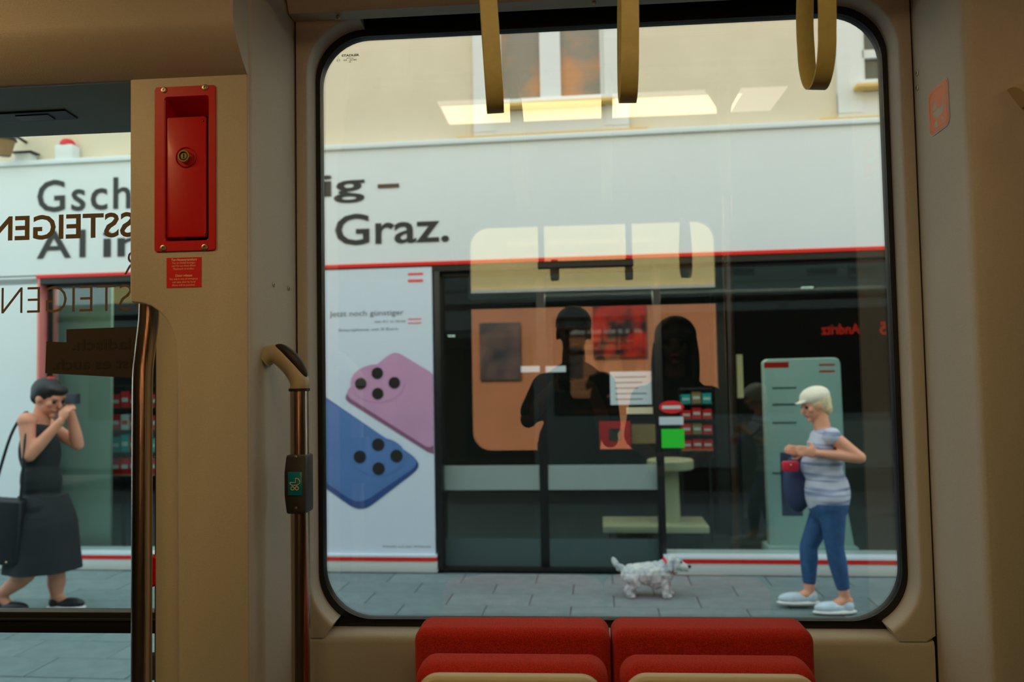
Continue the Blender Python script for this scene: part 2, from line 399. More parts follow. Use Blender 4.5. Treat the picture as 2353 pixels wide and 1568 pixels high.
for l in me.loops: uvl.data[l.index].uv = (0.5, 0.0 if l.vertex_index < n else 1.0)
me.materials.append(M['dots']); o = D.objects.new('dotted_border', me); COL.objects.link(o); o.parent = t.o
pane = t.part('glass_pane', MB().prism(rr(GX0-0.004, GX1+0.004, GZ0-0.004, GZ1+0.004, GR, 12), 0.060, 0.066), M['glass'])

def side_trim(sign):
    """C-shaped moulding round the left (sign -1) or right (sign 1) edge of the window"""
    full = rr(WX0, WX1, WZ0, WZ1, 0.118, 14); n1 = 15
    if sign < 0: loop = [(-0.462, WZ1)] + full[n1:3*n1] + [(-0.529+0.03, WZ0)]
    else: loop = [(0.515-0.0, WZ0)] + full[3*n1:] + full[:n1] + [(0.60, WZ1)]
    if sign < 0: loop[-1] = (loop[-2][0], WZ0)
    cx = (WX0+0.118) if sign < 0 else (WX1-0.118)
    xo = -0.6085 if sign < 0 else 0.7435; zt, zb = 2.468, 1.0555
    if sign < 0: loop = [p for p in loop if not (p[1] < 1.2 and p[0] > -0.530)]; loop.append((-0.530, loop[-1][1]-0.004))
    else: loop = [p for p in loop if not (p[1] < 1.2 and p[0] > 9) and not (p[1] < 1.2 and p[0] < 0.655)]; loop.insert(0, (0.655, loop[0][1]-0.004))
    czt, czb = WZ1-0.118, WZ0+0.118
    def off(p, d):
        x, z = p
        if z > czt: dx, dz = (min(0, x-cx) if sign < 0 else max(0, x-cx)), z-czt
        elif z < czb: dx, dz = (min(0, x-cx) if sign < 0 else max(0, x-cx)), z-czb
        else: dx, dz = sign, 0
        l = math.hypot(dx, dz) or 1; return (x+dx/l*d, z+dz/l*d)
    def outer(p):
        x, z = p
        if z > czt:
            dx, dz = x-cx, z-czt
            if dx*sign <= 0: return (x, zt)
            k = min((xo-cx)/dx, (zt-czt)/dz if dz > 0 else 9); return (cx+dx*k, czt+dz*k)
        if z < czb:
            dx, dz = x-cx, z-czb
            k = min((xo-cx)/dx if dx*sign > 0 else 9, (zb-czb)/dz if dz < 0 else 9); return (cx+dx*k, czb+dz*k)
        return (xo, z)
    mb = MB(); L = [[(p[0], 0.052, p[1]) for p in loop]]
    for d, y in ((0.0035, 0.020), (0.0045, 0.008), (0.008, 0.002), (0.014, 0.0)):
        L.append([(lambda q: (q[0], y, q[1]))(off(p, d)) for p in loop])
    L.append([(lambda q: (q[0], 0.0, q[1]))(outer(p)) for p in loop]); L.append([(q[0], 0.03, q[2]) for q in L[-1]])
    n = len(loop); vs = [q for r_ in L for q in r_]; fs = []
    for a in range(len(L)-1):
        for i in range(n-1): fs.append((a*n+i, a*n+i+1, (a+1)*n+i+1, (a+1)*n+i))
    fs.append([a*n for a in range(len(L))]); fs.append([a*n+n-1 for a in range(len(L))])
    mb.add(vs, fs); return mb
t.part('side_trim', side_trim(-1), M['panel'], smooth=True, angle=50)
t.part('side_trim', side_trim(1), M['panel'], smooth=True, angle=50)
# black seal line between lower panel and trims
# maker's print on the pane: small black lettering
def wtext(s_, px0, px1, pyb, pyt, name='printed_text', **k):
    a = P(px0, pyb, 0.0595); b = P(px1, pyb, 0.0595); c = P(px0, pyt, 0.0595)
    t.part(name, text_mb(s_, a.x, b.x, a.z, c.z, 0.0594, **k), M['frit'], fix=False)
wtext('STADLER', 785, 825.5, 130.5, 125.5, bold=0.035)
wtext('GEWE-dur', 796, 813, 135.5, 132.5, bold=0.01)
wtext('43R - 001445', 789, 820, 140.5, 136.8, bold=0.01)
wtext('- 08 -', 799, 809, 144, 141, bold=0.01)
wtext('v', 775.6, 778.6, 132.2, 129.5)
c = P(777.5, 138.5, 0.0594); mb = MB()
ringfaces(mb, [(c.x+0.0044*math.cos(a*math.pi/12), 0.0594, c.z+0.0044*math.sin(a*math.pi/12)) for a in range(24)],
          [(c.x+0.0040*math.cos(a*math.pi/12), 0.0594, c.z+0.0040*math.sin(a*math.pi/12)) for a in range(24)])
t.part('printed_circle', mb, M['frit'], fix=False); wtext('E1', 774.8, 780.4, 140.5, 136.8)

# header cove above the window
t = Thing('trim_2', (0.07, -0.1, 2.45), kind='structure')
def hp(px, py): q = PX(px, py, -0.609); return (q.y, q.z)
e0 = hp(680, 52); e1 = hp(664, 36); e2 = hp(655, 6)
prof = [(0.05, 2.50), (0.003, 2.50), (0.002, e0[1]), (-0.010, e0[1]-0.0015), (-0.026, e0[1]-0.001), (e1[0], e1[1]+0.004), (-0.066, 2.478), (-0.10, 2.53), (-0.15, 2.585), (-0.25, 2.62), (0.05, 2.62)]
t.part('cove_panel', MB().prism(prof, -0.609, 0.7435, 'x'), M['panel_dk'], smooth=True, angle=28)
for px, py in ((777, 39), (1365, 7)):
    q = P(px, py, -0.027); screw(t, (q.x, q.y, q.z), 'y', 0.005)

# ------------------------------------------------------------------ left door pillar
t = Thing('trim_3', (-0.74, -0.12, 0.3), kind='structure')
cutpx = [(298, 692), (302, 695), (325, 697.5), (345, 703), (362, 714), (380, 732), (394, 757), (403, 790), (408, 850), (408.5, 1000), (409, 1200), (410, 1568)]
cut = [P(x, y, -0.24) for x, y in cutpx]
poly = [(-0.863, 2.30)] + [(c_.x, c_.z) for c_ in cut] + [(-0.763, 0.3), (-0.622, 0.3), (-0.622, 2.30)]
fp = t.part('front_panel', MB().prism(poly, -0.24, -0.205), M['panel'], bevel=0.004, segs=3)
# flank facing the window, with a soft front edge
pl = [(-0.64, -0.2399), (-0.628, -0.2385), (-0.6215, -0.233), (-0.6195, -0.222), (-0.6165, -0.12), (-0.6115, -0.012), (-0.6105, 0.05), (-0.70, 0.05), (-0.70, -0.2399)]
t.part('side_panel', MB().prism(pl, 0.3, 2.62, 'z'), M['panel'], smooth=True, angle=60)
# rounded reveal beside the door pole
pr = [(-0.7635, -0.207), (-0.770, -0.185), (-0.785, -0.150), (-0.812, -0.115), (-0.845, -0.092), (-0.880, -0.085), (-0.8905, -0.085), (-0.8905, 0.062), (-0.66, 0.062), (-0.66, -0.207)]
t.part('door_reveal', MB().prism(pr, 0.3, 2.30, 'z'), M['panel'], smooth=True, angle=60)
for px, py in ((630, 654), (661, 663)):
    q = PX(px, py, -0.6150); screw(t, (-0.6165 if px < 650 else -0.6125, q.y, q.z), 'x', 0.0055, 0.0015)
# thin metal seam strip left of the window
t.part('seam_strip', MB().box(-0.6102, -0.6090, -0.002, 0.03, 0.3, 2.45), M['black'])

# left header cover
t = Thing('trim_4', (-1.6, -0.2, 2.2), kind='structure')
hps = [PX(x, y, -0.6225) for x, y in ((535, 2), (535, 40), (539, 68), (545, 95), (553, 125), (561, 150), (568, 170))]
prof = [(-0.42, 2.62)] + [(q.y-0.0, q.z) for q in hps] + [(-0.236, hps[-1].z-0.003), (-0.228, hps[-1].z-0.001), (-0.20, hps[-1].z+0.03), (-0.20, 2.62)]
t.part('header_cover', MB().prism(prof, -2.6, -0.6225, 'x'), M['panel'], smooth=True, angle=50)
HZ = hps[-1].z
t = Thing('trim_5', (-1.6, 0.04, 2.22), kind='structure')
dz = P(100, 307, 0.045).z
t.part('door_top_panel', MB().prism([(-0.229, HZ), (0.045, dz), (0.062, dz), (0.062, 2.34), (-0.199, 2.34), (-0.199, HZ+0.03)], -2.60, -0.862, 'x'), M['doorpanel'])
# ------------------------------------------------------------------ door 1
t = Thing('door_1', (-1.6, 0.05, 0.3), kind='structure')
zr1, zr0 = P(150, 1404, 0.05).z, P(150, 1453, 0.05).z
t.part('cross_rail', MB().box(-2.30, -0.90, 0.040, 0.075, zr0, zr1), M['black'], bevel=0.003)
t.part('rail_bead', MB().box(-2.30, -0.90, 0.036, 0.042, zr1-0.018, zr1-0.014), M['dark'])
t.part('door_stile', MB().box(-0.9615, -0.9315, 0.040, 0.061, 0.32, dz), M['black'], bevel=0.003)
t.part('door_stile', MB().box(-2.33, -2.28, 0.040, 0.075, 0.32, dz), M['black'], bevel=0.003)
t.part('glass_pane', MB().box(-2.29, -0.93, 0.054, 0.060, zr1-0.006, dz+0.01), M['doorglass'])
t.part('glass_pane', MB().box(-2.29, -0.93, 0.054, 0.060, 0.36, zr0+0.006), M['doorglass'])
t.part('bottom_rail', MB().box(-2.30, -0.90, 0.040, 0.075, 0.31, 0.37), M['black'])
def dtext(s_, ref, px0, px1, pyb, pyt, m, bold, name='mirrored_lettering', y=0.0535):
    a = P(px0, pyb, y); b = P(px1, pyb, y); c = P(px0, pyt, y)
    return t.part(name, text_mb(s_, a.x, b.x, a.z, c.z, y, mirror=True, bold=bold, ref=ref), m, fix=False)
dtext('AUSSTEIGEN', 'STEIGEN', -24, 273, 553, 499, M['ink'], 0.02)
dtext('VOR', 'R', 285, 318, 632, 578, M['ink'], -0.012)
dtext('EINSTEIGEN', 'STEIGEN', 3, 302, 722, 662, M['ink'], -0.014)
pts = [P(x, y, 0.0530) for x, y in ((107, 785), (153, 787), (153, 757), (345, 750), (345, 871), (104, 858))]
t.part('dark_sticker', MB().prism([(q.x, q.z) for q in pts], 0.0525, 0.0535), M['sheet'], label='dark brown stepped sticker on the door pane')
dtext('ladisch.', None, 165, 300, 805, 780, M['sheetink'], 0.02, y=0.0520)
dtext('ist es auch.', None, 120, 305, 850, 825, M['sheetink'], 0.02, y=0.0520)

# recessed door lamp in the soffit above the door
sof_n = Vector((0, -(dz-HZ), 0.045+0.229)).normalized(); sof_o = Vector((0, 0.045, dz))
def PS_(px, py, e=0.0):
    r_ = ray(px, py); o_ = sof_o - sof_n*e; return CAM + r_*((o_-CAM).dot(sof_n)/r_.dot(sof_n))
a = PS_(60, 265)
t = Thing('door_lamp', (a.x, a.y, a.z), 'dark recessed signal lamp in the grey soffit above the door', 'lamp')
def sof_plate(pts, e0_, e1_):
    q = [PS_(x, y, 0) for x, y in pts]; n = len(q); mb = MB()
    return mb.add([p-sof_n*e0_ for p in q]+[p-sof_n*e1_ for p in q], [list(range(n)), list(range(n, 2*n))[::-1]]+[(k, (k+1) % n, n+(k+1) % n, n+k) for k in range(n)])
t.part('housing', sof_plate(((-60, 262), (150, 251), (179, 270), (45, 277), (-60, 280)), -0.004, 0.004), M['black'])
t.part('lens', sof_plate(((35, 262), (110, 258), (127, 269), (50, 273)), 0.003, 0.006), M['frit'])

# ------------------------------------------------------------------ emergency door release
FY = -0.24
def fx(px, py, y=FY): return P(px, py, y)
a = fx(356, 582); b_ = fx(498, 194)
t = Thing('emergency_release', ((a.x+b_.x)/2, FY, a.z), 'red metal emergency door release box with round key lock on the beige pillar', 'emergency release')
q0 = fx(356, 580); q1 = fx(497, 577); x0, x1 = q0.x, q1.x; z0, z1 = fx(425, 578).z, fx(425, 199).z
ix0, ix1 = fx(378, 540).x, fx(482, 540).x; iz0, iz1 = fx(425, 556).z, fx(425, 222).z
mb = MB(); lo_ = rr(x0, x1, z0, z1, 0.006, 6); 
def lp(x0, x1, z0, z1, r, y): return [(x, y, z) for x, z in rr(x0, x1, z0, z1, r, 6)]
D0 = 0.0
loops = [lp(x0, x1, z0, z1, 0.006, FY+0.001), lp(x0, x1, z0, z1, 0.006, FY-0.002), lp(x0+0.001, x1-0.001, z0+0.001, z1-0.001, 0.005, FY-0.003),
         lp(ix0, ix1, iz0, iz1, 0.007, FY-0.003), lp(ix0+0.002, ix1-0.002, iz0+0.002, iz1-0.002, 0.006, FY-0.001), lp(ix0+0.004, ix1-0.004, iz0+0.004, iz1-0.03, 0.006, FY+0.033)]
for i in range(5): ringfaces(mb, loops[i], loops[i+1])
mb.add(loops[5], [list(range(len(loops[5])))])
t.part('frame', mb, M['red'], smooth=True, angle=40)
# the pillar face is opened for the tray
fx0, fx1 = fx(381, 545).x, fx(472, 545).x; fz0, fz1 = fx(425, 547).z+0.002, fx(425, 268).z
fl = t.part('flap', MB().prism(rr(fx0, fx1, fz0, fz1, 0.004, 5), FY+0.002, FY+0.010), M['red'], bevel=0.0015)
c = fx(426, 361)
t.part('lock_ring', MB().lathe([(0.020, 0.0022), (0.0205, 0.0), (0.0195, -0.0005), (0.0175, 0.0022)], (c.x, FY, c.z), 'y', 32), M['red'], fl, smooth=True, angle=30)
lk = t.part('key_lock', MB().lathe([(0.0125, 0.003), (0.0125, -0.007), (0.0115, -0.0085), (0.0090, -0.0085), (0.0085, -0.006), (0.0062, -0.006), (0.0060, -0.0072), (0.0001, -0.0072)], (c.x, FY, c.z), 'y', 32), M['brass'], fl, smooth=True, angle=30)
t.part('key_slot', MB().box(c.x-0.0011, c.x+0.0011, FY-0.0078, FY-0.006, c.z-0.0045, c.z+0.0045), M['frit'], lk)
t.part('lock_gap', MB().lathe([(0.0084, -0.0055), (0.0084, -0.0064), (0.0066, -0.0064), (0.0066, -0.0055)], (c.x, FY, c.z), 'y', 24), M['frit'], lk)
for px, py in ((379, 208), (473, 202), (377, 571), (472, 569)):
    v = fx(px, py); screw(t, (v.x, FY-0.003, v.z), 'y', 0.0062)
for px, py in ((466, 277), (380, 541), (471, 537)):
    v = fx(px, py); t.part('rivet', MB().lathe([(0.0018, 0.0), (0.0018, -0.0006), (0.0005, -0.001)], (v.x, FY+0.002, v.z), 'y', 10), M['frit'], smooth=True)
# opening in the pillar face behind the release tray
bm_ = fp.data
def cut_hole(o, bx):
    c_ = bx.build('cut', M['red']); md = o.modifiers.new('c', 'BOOLEAN'); md.object = c_; md.operation = 'DIFFERENCE'; md.solver = 'EXACT'
    c_.matrix_world = Matrix.Identity(4); bpy.context.view_layer.update(); bake(o)
    me = c_.data; D.objects.remove(c_); D.meshes.remove(me)
bpy.context.view_layer.update()
cut_hole(fp, MB().box(ix0+0.001, ix1-0.001, -0.30, -0.15, iz0+0.001, iz1-0.001))
fp.data.polygons.foreach_set('use_smooth', [True]*len(fp.data.polygons)); fp.data.set_sharp_from_angle(angle=math.radians(40))
# notice sticker below
a = fx(383, 662); b_ = fx(463, 591)
t = Thing('notice_sticker', ((a.x+b_.x)/2, FY, a.z), 'small red notice sticker below the red release box', 'sticker')
t.part('sticker_sheet', MB().box(a.x, b_.x, FY-0.0008, FY+0.0005, a.z, b_.z), M['redsign'])
for s_, p0, p1, y1, y0, bd in (('Tür-Notentriegelung', 394, 453, 600.5, 595, .02), ('Nur im Notfall betätigen', 397, 449, 607, 602.8, 0), ('und Tür von Hand öffnen!', 396, 450, 613.8, 609.6, 0), ('Missbrauch ist strafbar.', 399, 447, 620.6, 616.4, 0),
                               ('Door release', 404, 442, 636.5, 631, .02), ('Use only in case of emergency', 390, 455, 644, 639.8, 0), ('and open door by hand!', 397, 450, 651, 646.8, 0), ('Abuse will be punished.', 396, 449, 658, 653.8, 0)):
    u, v, w_ = fx(p0, y1), fx(p1, y1), fx(p0, y0)
    t.part('text_line', text_mb(s_, u.x, v.x, u.z, w_.z, FY-0.0010, bold=bd), M['ivory'], fix=False)

# ------------------------------------------------------------------ right pillar
t = Thing('trim_6', (0.86, -0.12, 0.3), kind='structure')
pl = [(0.7455, 0.05), (0.7455, -0.012), (0.7425, -0.12), (0.7370, -0.215), (0.7380, -0.228), (0.7435, -0.2365), (0.756, -0.24), (1.15, -0.24), (1.15, 0.05)]
t.part('pillar_cover', MB().prism(pl, 0.3, 2.62, 'z'), M['panel'], smooth=True, angle=60)
t.part('seam_strip', MB().box(0.7440, 0.7452, -0.002, 0.03, 0.3, 2.62), M['black'])
for py in (168, 202):
    q = PX(2106.5, py, 0.744); screw(t, (0.7448, q.y, q.z), 'x', 0.0065, -0.0015)
# joint of the orange pram sticker on the flank
SXp = 0.7405
c = [PX(x, y, SXp) for x, y in ((2128, 213), (2180, 186), (2181, 287), (2134, 318))]
ya, yb = c[0].y, c[1].y; zt_, zb_ = (c[0].z+c[1].z)/2, (c[2].z+c[3].z)/2
ya, yb = max(ya, c[3].y), min(yb, c[2].y)
zt_ = max(c[0].z, c[1].z)
t = Thing('pram_sticker', (SXp, (ya+yb)/2, zb_), 'orange rounded pram sticker on the flank of the right pillar', 'sticker')
def flank(y): # x of the pillar flank at depth y
    return 0.7425+(0.7370-0.7425)*((-0.12-y)/0.095) if y < -0.12 else 0.7455+(0.7425-0.7455)*((-0.012-y)/0.108)
def fl_poly(pts, e): return [(flank(y)-e, y, z) for y, z in pts]
def flp(name, pts, e, m, par=None):
    mb = MB(); n = len(pts); mb.add(fl_poly(pts, e)+fl_poly(pts, e-0.0006), [list(range(n)), list(range(n, 2*n))[::-1]]+[(i, (i+1) % n, n+(i+1) % n, n+i) for i in range(n)])
    return t.part(name, mb, m, par)
W_, H_ = abs(ya-yb), zt_-zb_; yc, zc = (ya+yb)/2, (zt_+zb_)/2
flp('border', rr(yb, ya, zb_, zt_, 0.016, 6), 0.0010, M['stick_w'])
flp('face', rr(yb+0.003, ya-0.003, zb_+0.003, zt_-0.003, 0.014, 6), 0.0014, M['orange'])
mb = MB(); la = rr(yb+0.009, ya-0.009, zb_+0.009, zt_-0.009, 0.010, 6); lb = rr(yb+0.0102, ya-0.0102, zb_+0.0102, zt_-0.0102, 0.009, 6)
ringfaces(mb, fl_poly(la, 0.0017), fl_poly(lb, 0.0017)); t.part('line', mb, M['stick_w'], fix=False)
def U(u, v): return (ya-(u)*W_*1.0, zb_+v*H_)        # u: 0 at window side .. 1 towards the viewer
hood = [U(0.52, 0.50), U(0.24, 0.50)] + [U(0.52-0.28*math.cos(a*math.pi/16), 0.50+0.22*math.sin(a*math.pi/16)) for a in range(1, 8)] + [U(0.50, 0.72)]
bowl = [U(0.24, 0.46)] + [U(0.50-0.26*math.cos(a*math.pi/12), 0.46-0.17*math.sin(a*math.pi/12)) for a in range(1, 12)] + [U(0.78, 0.50), U(0.86, 0.66), U(0.82, 0.67), U(0.72, 0.50)]
flp('pram_hood', hood, 0.0018, M['stick_w']); flp('pram_body', bowl, 0.0018, M['stick_w'])
for u in (0.40, 0.64):
    flp('pram_wheel', [U(u+0.105*math.cos(a*math.pi/10), 0.20+0.075*math.sin(a*math.pi/10)) for a in range(20)], 0.0018, M['stick_w'])

# ------------------------------------------------------------------ poles and handles
def smooth_path(pts, n=8):
    pts = [Vector(p) for p in pts]; P_ = [pts[0]]+pts+[pts[-1]]; out = []
    for i in range(1, len(P_)-2):
        a, b, c, d = P_[i-1:i+3]
        for k in range(n):
            s_ = k/n; out.append(0.5*((2*b)+(c-a)*s_+(2*a-5*b+4*c-d)*s_*s_+(3*b-a-3*c+d)*s_**3))
    out.append(pts[-1]); return out
YP = -0.178
pth = [P(344, 660, YP), P(343, 700, YP), P(341, 740, YP), P(334, 800, YP), P(328.5, 850, YP), P(327, 900, YP)]
pth = smooth_path([(p.x, YP, p.z) for p in pth], 5)
xb = pth[-1].x; pth += [Vector((xb, YP, z)) for z in (1.4, 1.2, 0.9, 0.31)]
t = Thing('grab_pole', (xb, YP, 0.3), 'tall bent brushed steel grab pole at the door edge, left of the pillar', 'pole')
t.part('pole', MB().tube(pth, 0.0196, 28), M['steel'], smooth=True)
t.part('foot_flange', MB().lathe([(0.035, 0), (0.035, 0.008), (0.022, 0.012)], (xb, YP, 0.3), 'z'), M['steel'], smooth=True)

def elbow_rail(mount, px_pole, y, ztop, zend, label, side):
    """cream elbow from a mount point to a vertical pole whose centre is (px_pole, y)"""
    t = Thing('grab_pole', (px_pole, y, zend), label, 'pole')
    m0 = Vector(mount); e = Vector((px_pole, y, ztop))
    pth = smooth_path([m0, m0+Vector((0.020, 0, 0.007)), Vector((px_pole-0.018, y, ztop+0.047)), Vector((px_pole, y, ztop+0.018)), e], 8)
    t.part('elbow', MB().tube(pth, [0.0190]*(len(pth)-4)+[0.0185]*4, 28), M['cream'], smooth=True)
    g = []
    for i, p in enumerate(pth[3:-5]):
        k = i/(len(pth)-9); g.append(p)
    n = len(g); mb = MB(); off = Vector((0.0105, -0.0035, 0.0105))
    mb.tube([p+off for p in g], [0.0015+0.0115*math.sin(math.pi*min(1, max(0, (i+0.2)/(n-0.6))))**0.6 for i in range(n)], 18)
    t.part('grip_pad', mb, M['grip'], smooth=True)
    t.part('collar_ring', MB().lathe([(0.0185, -0.002), (0.0212, -0.0015), (0.0212, 0.0035), (0.0185, 0.004)], (px_pole, y, ztop-0.002), 'z'), M['grip'], smooth=True)
    t.part('pole', MB().tube([(px_pole, y, ztop), (px_pole, y, zend+0.3), (px_pole, y, zend)], 0.0186, 28), M['steel'], smooth=True)
    t.part('foot_flange', MB().lathe([(0.035, 0), (0.035, 0.008), (0.022, 0.012)], (px_pole, y, zend), 'z'), M['steel'], smooth=True)
    t.part('wall_cup', MB().tube([m0-(pth[1]-pth[0]).normalized()*0.002, m0], [0.0215, 0.0205], 28), M['cream'], smooth=True)
    return t
mt = PX(612, 822, -0.617); yl = mt.y
pc = P(689.5, 1200, yl); ztop = P(689, 895, yl).z
t = elbow_rail((-0.6175, yl, mt.z), pc.x, yl, ztop, 0.3, 'steel grab pole with cream elbow and black button box left of the window', 1)
zb1, zb0 = P(689, 1042, yl).z, P(689, 1177, yl).z
mb = MB(); hw = 0.0215
mb.prism([(pc.x-0.019, zb0), (pc.x+hw-0.001, zb0), (pc.x+hw, zb0+0.008), (pc.x+hw, zb1-0.002), (pc.x-0.019, zb1-0.001), (pc.x-0.0235, zb1-0.036), (pc.x-0.0235, zb0+0.036)], yl-0.026, yl+0.021)
bx = t.part('button_box', mb, M['dark'], bevel=0.004)
a, b_ = P(662, 1139, yl-0.027), P(694, 1085, yl-0.027)
lb = t.part('request_label', MB().box(a.x, b_.x, yl-0.0275, yl-0.0255, a.z, b_.z), M['teal'], bx, bevel=0.0006)
def pic(pts, y, th=0.0011):
    return MB().tube([(x, y, z) for x, z in pts], th/2*1.4, 8)
lx = lambda u: a.x+(b_.x-a.x)*u
lz = lambda v: a.z+(b_.z-a.z)*v
yy = yl-0.0278
t.part('pram_outline', pic([(lx(.15), lz(.54)), (lx(.15), lz(.50)), (lx(.28), lz(.43)), (lx(.66), lz(.43)), (lx(.84), lz(.52)), (lx(.84), lz(.62)), (lx(.72), lz(.72)), (lx(.54), lz(.73)), (lx(.54), lz(.55)), (lx(.15), lz(.55))], yy), M['ivory'], bx)
for u in (.33, .63):
    t.part('pram_wheel', pic([(lx(u)+0.0033*math.cos(k*math.pi/8), lz(.30)+0.0033*math.sin(k*math.pi/8)) for k in range(17)], yy), M['ivory'], bx)
for py in (1051, 1168):
    v = P(680, py, yl-0.026); screw(t, (v.x, yl-0.026, v.z), 'y', 0.0028, -0.001, parent=bx)
# right hand twin, mostly outside the frame
v = P(2327, 224, -0.24)
elbow_rail((v.x+0.004, -0.243, v.z-0.002), v.x+0.092, -0.31, v.z-0.085, 0.3, 'cream elbow handle on the front of the right pillar with black grip', 1)

# red stop disc and dark knob on the door edge beside the pole
v = P(344.5, 1312, 0.035)
t = Thing('door_button', (v.x, 0.036, v.z-0.037), 'red round door button half hidden behind the bent door pole', 'button')
t.part('button_disc', MB().lathe([(0.037, 0.004), (0.037, -0.004), (0.033, -0.008), (0.0005, -0.009)], (v.x, 0.036, v.z), 'y', 32), M['red'], smooth=True, angle=40)
v = P(352, 1532, 0.035)
t = Thing('door_button', (v.x, 0.036, v.z-0.030), 'dark blue round button low on the door edge behind the pole', 'button')
t.part('button_disc', MB().lathe([(0.030, 0.004), (0.030, -0.004), (0.027, -0.008), (0.0005, -0.009)], (v.x, 0.036, v.z), 'y', 32), M['navy'], smooth=True, angle=40)

# ------------------------------------------------------------------ folding seats
def soft_slab(mb, x0, x1, y0, y1, z0, z1, rc=0.03, re=0.02, n=6, mi=0, crown=0.0):
    """upholstered slab: rounded corners in xz and softly rounded edges to the front and back"""
    L = []
    for k in range(n+1):
        a = math.pi/2*k/n; ins = re*(1-math.sin(a)); y = y0+re*(1-math.cos(a))
        L.append((ins, y))
    full = L + [(i, y1-(y-y0)) for i, y in reversed(L)]
    loops = [[(x, y, z) for x, z in rr(x0+i, x1-i, z0+i, z1-i, max(0.004, rc-i), 8)] for i, y in full]
    m = len(loops[0]); vs = [q for l in loops for q in l]; fs = []
    for a in range(len(loops)-1):
        for i in range(m): fs.append((a*m+i, a*m+(i+1) % m, (a+1)*m+(i+1) % m, (a+1)*m+i))
    fs.append(list(range(m))[::-1]); fs.append([(len(loops)-1)*m+i for i in range(m)])
    return mb.add(vs, fs, mi)
def seat(px0, px1, pyt, cx0, cx1, cyt, sx0, sx1, syt, label):
    yb = -0.155; yc = -0.275; ys_ = -0.300
    a, b = P(px0, pyt, yb), P(px1, pyt, yb); z = (P(px0, pyt, -0.072).z+P(px1, pyt, -0.072).z)/2
    c, d = P(cx0, cyt, yc), P(cx1, cyt, yc); zc = (P(cx0, cyt, -0.215).z+P(cx1, cyt, -0.215).z)/2
    e, f = P(sx0, syt, ys_), P(sx1, syt, ys_); zs = (P(sx0, syt, -0.286).z+P(sx1, syt, -0.286).z)/2
    t = Thing('folding_seat', ((a.x+b.x)/2, -0.2, 0.3), label, 'seat', 'folding seats under the window')
    t.part('backrest', soft_slab(MB(), a.x, b.x, yb, -0.055, 0.70, z, 0.026, 0.020), M['fabric'], smooth=True, angle=0)
    t.part('cushion', soft_slab(MB(), c.x, d.x, yc-0.005, yc+0.085, 0.70, zc, 0.035, 0.030), M['fabric'], smooth=True, angle=0)
    t.part('seat_shell', soft_slab(MB(), e.x, f.x, ys_-0.012, ys_+0.022, 0.69, zs, 0.040, 0.012), M['cream'], smooth=True, angle=0)
    t.part('hinge_bracket', MB().box(a.x+0.05, b.x-0.05, -0.25, -0.0, 0.60, 0.72), M['dark'], bevel=0.006)
    t.part('leg', MB().box((a.x+b.x)/2-0.03, (a.x+b.x)/2+0.03, -0.14, -0.06, 0.3, 0.62), M['dark'], bevel=0.006)
seat(949, 1403, 1419, 950, 1397, 1503, 955, 1386, 1546, 'left red plush folding seat with cream shell under the window')
seat(1405.5, 1873, 1420, 1426, 1881, 1506, 1434, 1883, 1547, 'right red plush folding seat with cream shell under the window')

# ------------------------------------------------------------------ straps
YS = -0.35; ZR = 2.47
def strap_loop(half, zlow, zhigh, width, thick=0.0032):
    """closed teardrop loop in local (s,z); band of given width along local w"""
    cen = []
    r = half
    for k in range(0, 13):
        a = math.pi+math.pi*k/12; cen.append((r*math.cos(a), zlow+r*2.1+r*2.1*math.sin(a)))
    H = zhigh-zlow
    right = [(half*1.05, zlow+H*0.36), (half*1.04, zlow+H*0.46), (half*0.90, zlow+H*0.62), (half*0.60, zlow+H*0.82), (half*0.28, zlow+H*0.95), (0.004, zhigh)]
    cen = cen+right+[(-x, z) for x, z in right[::-1]]
    cv = [Vector((p[0], 0, p[1])) for p in cen]; cv = smooth_path(cv+[cv[0]], 4)[:-1]
    n = len(cv); mb = MB(); vs = []; ns = []
    for i, p in enumerate(cv):
        tt = (cv[(i+1) % n]-cv[i-1]).normalized(); nn = Vector((tt.z, 0, -tt.x))
        cs = [(-width/2, -thick/2), (-width/2+0.002, -thick/2-0.0007), (0, -thick/2+0.0010), (width/2-0.002, -thick/2-0.0007), (width/2, -thick/2), (width/2, thick/2), (-width/2, thick/2)]
        for w_, h in cs: vs.append(p+nn*h+Vector((0, 1, 0))*w_)
    m = 7; fs = []
    for i in range(n):
        for k in range(m): fs.append((i*m+k, i*m+(k+1) % m, ((i+1) % n)*m+(k+1) % m, ((i+1) % n)*m+k))
    mb.add(vs, fs); return mb
def strap(x, y, zlow, ang, tilt, half, width, label, zr=ZR, fore=0.0):
    t = Thing('hand_strap', (x, y, zr), label, 'strap', None)
    # the loop is built about its hanging point, then turned
    L = zr-zlow; mb = strap_loop(half, -L, -0.05, width)
    rot = Matrix.Rotation(tilt, 3, 'Y') @ Matrix.Rotation(fore, 3, 'X') @ Matrix.Rotation(ang, 3, 'Z')
    top = Vector((x, y, zr)); mb.v = [top+rot @ v for v in mb.v]
    t.part('loop', mb, M['strap'], smooth=True, angle=35)
    m2 = MB(); m2.box(-0.020, 0.020, -0.010, 0.010, -0.075, -0.018); m2.v = [top+rot @ v for v in m2.v]
    t.part('clamp', m2, M['dark'], bevel=0.003)
    m3 = MB(); m3.lathe([(0.022, -0.017), (0.022, 0.017)], (x, y, zr), 'x', 20); t.part('rail_ring', m3, M['dark'], smooth=True, angle=40)
zl = [P(1140, 258, YS), P(1443, 234, YS), P(1880, 203, YS)]
H90 = math.pi/2
strap(zl[0].x-0.020, YS, zl[0].z, H90+0.10, -0.050, 0.040, 0.0300, 'leftmost tan hand strap, edge on, before the house window')
strap(zl[1].x+0.008, YS, zl[1].z, H90+0.03, 0.022, 0.040, 0.0300, 'middle tan hand strap hanging over the window')
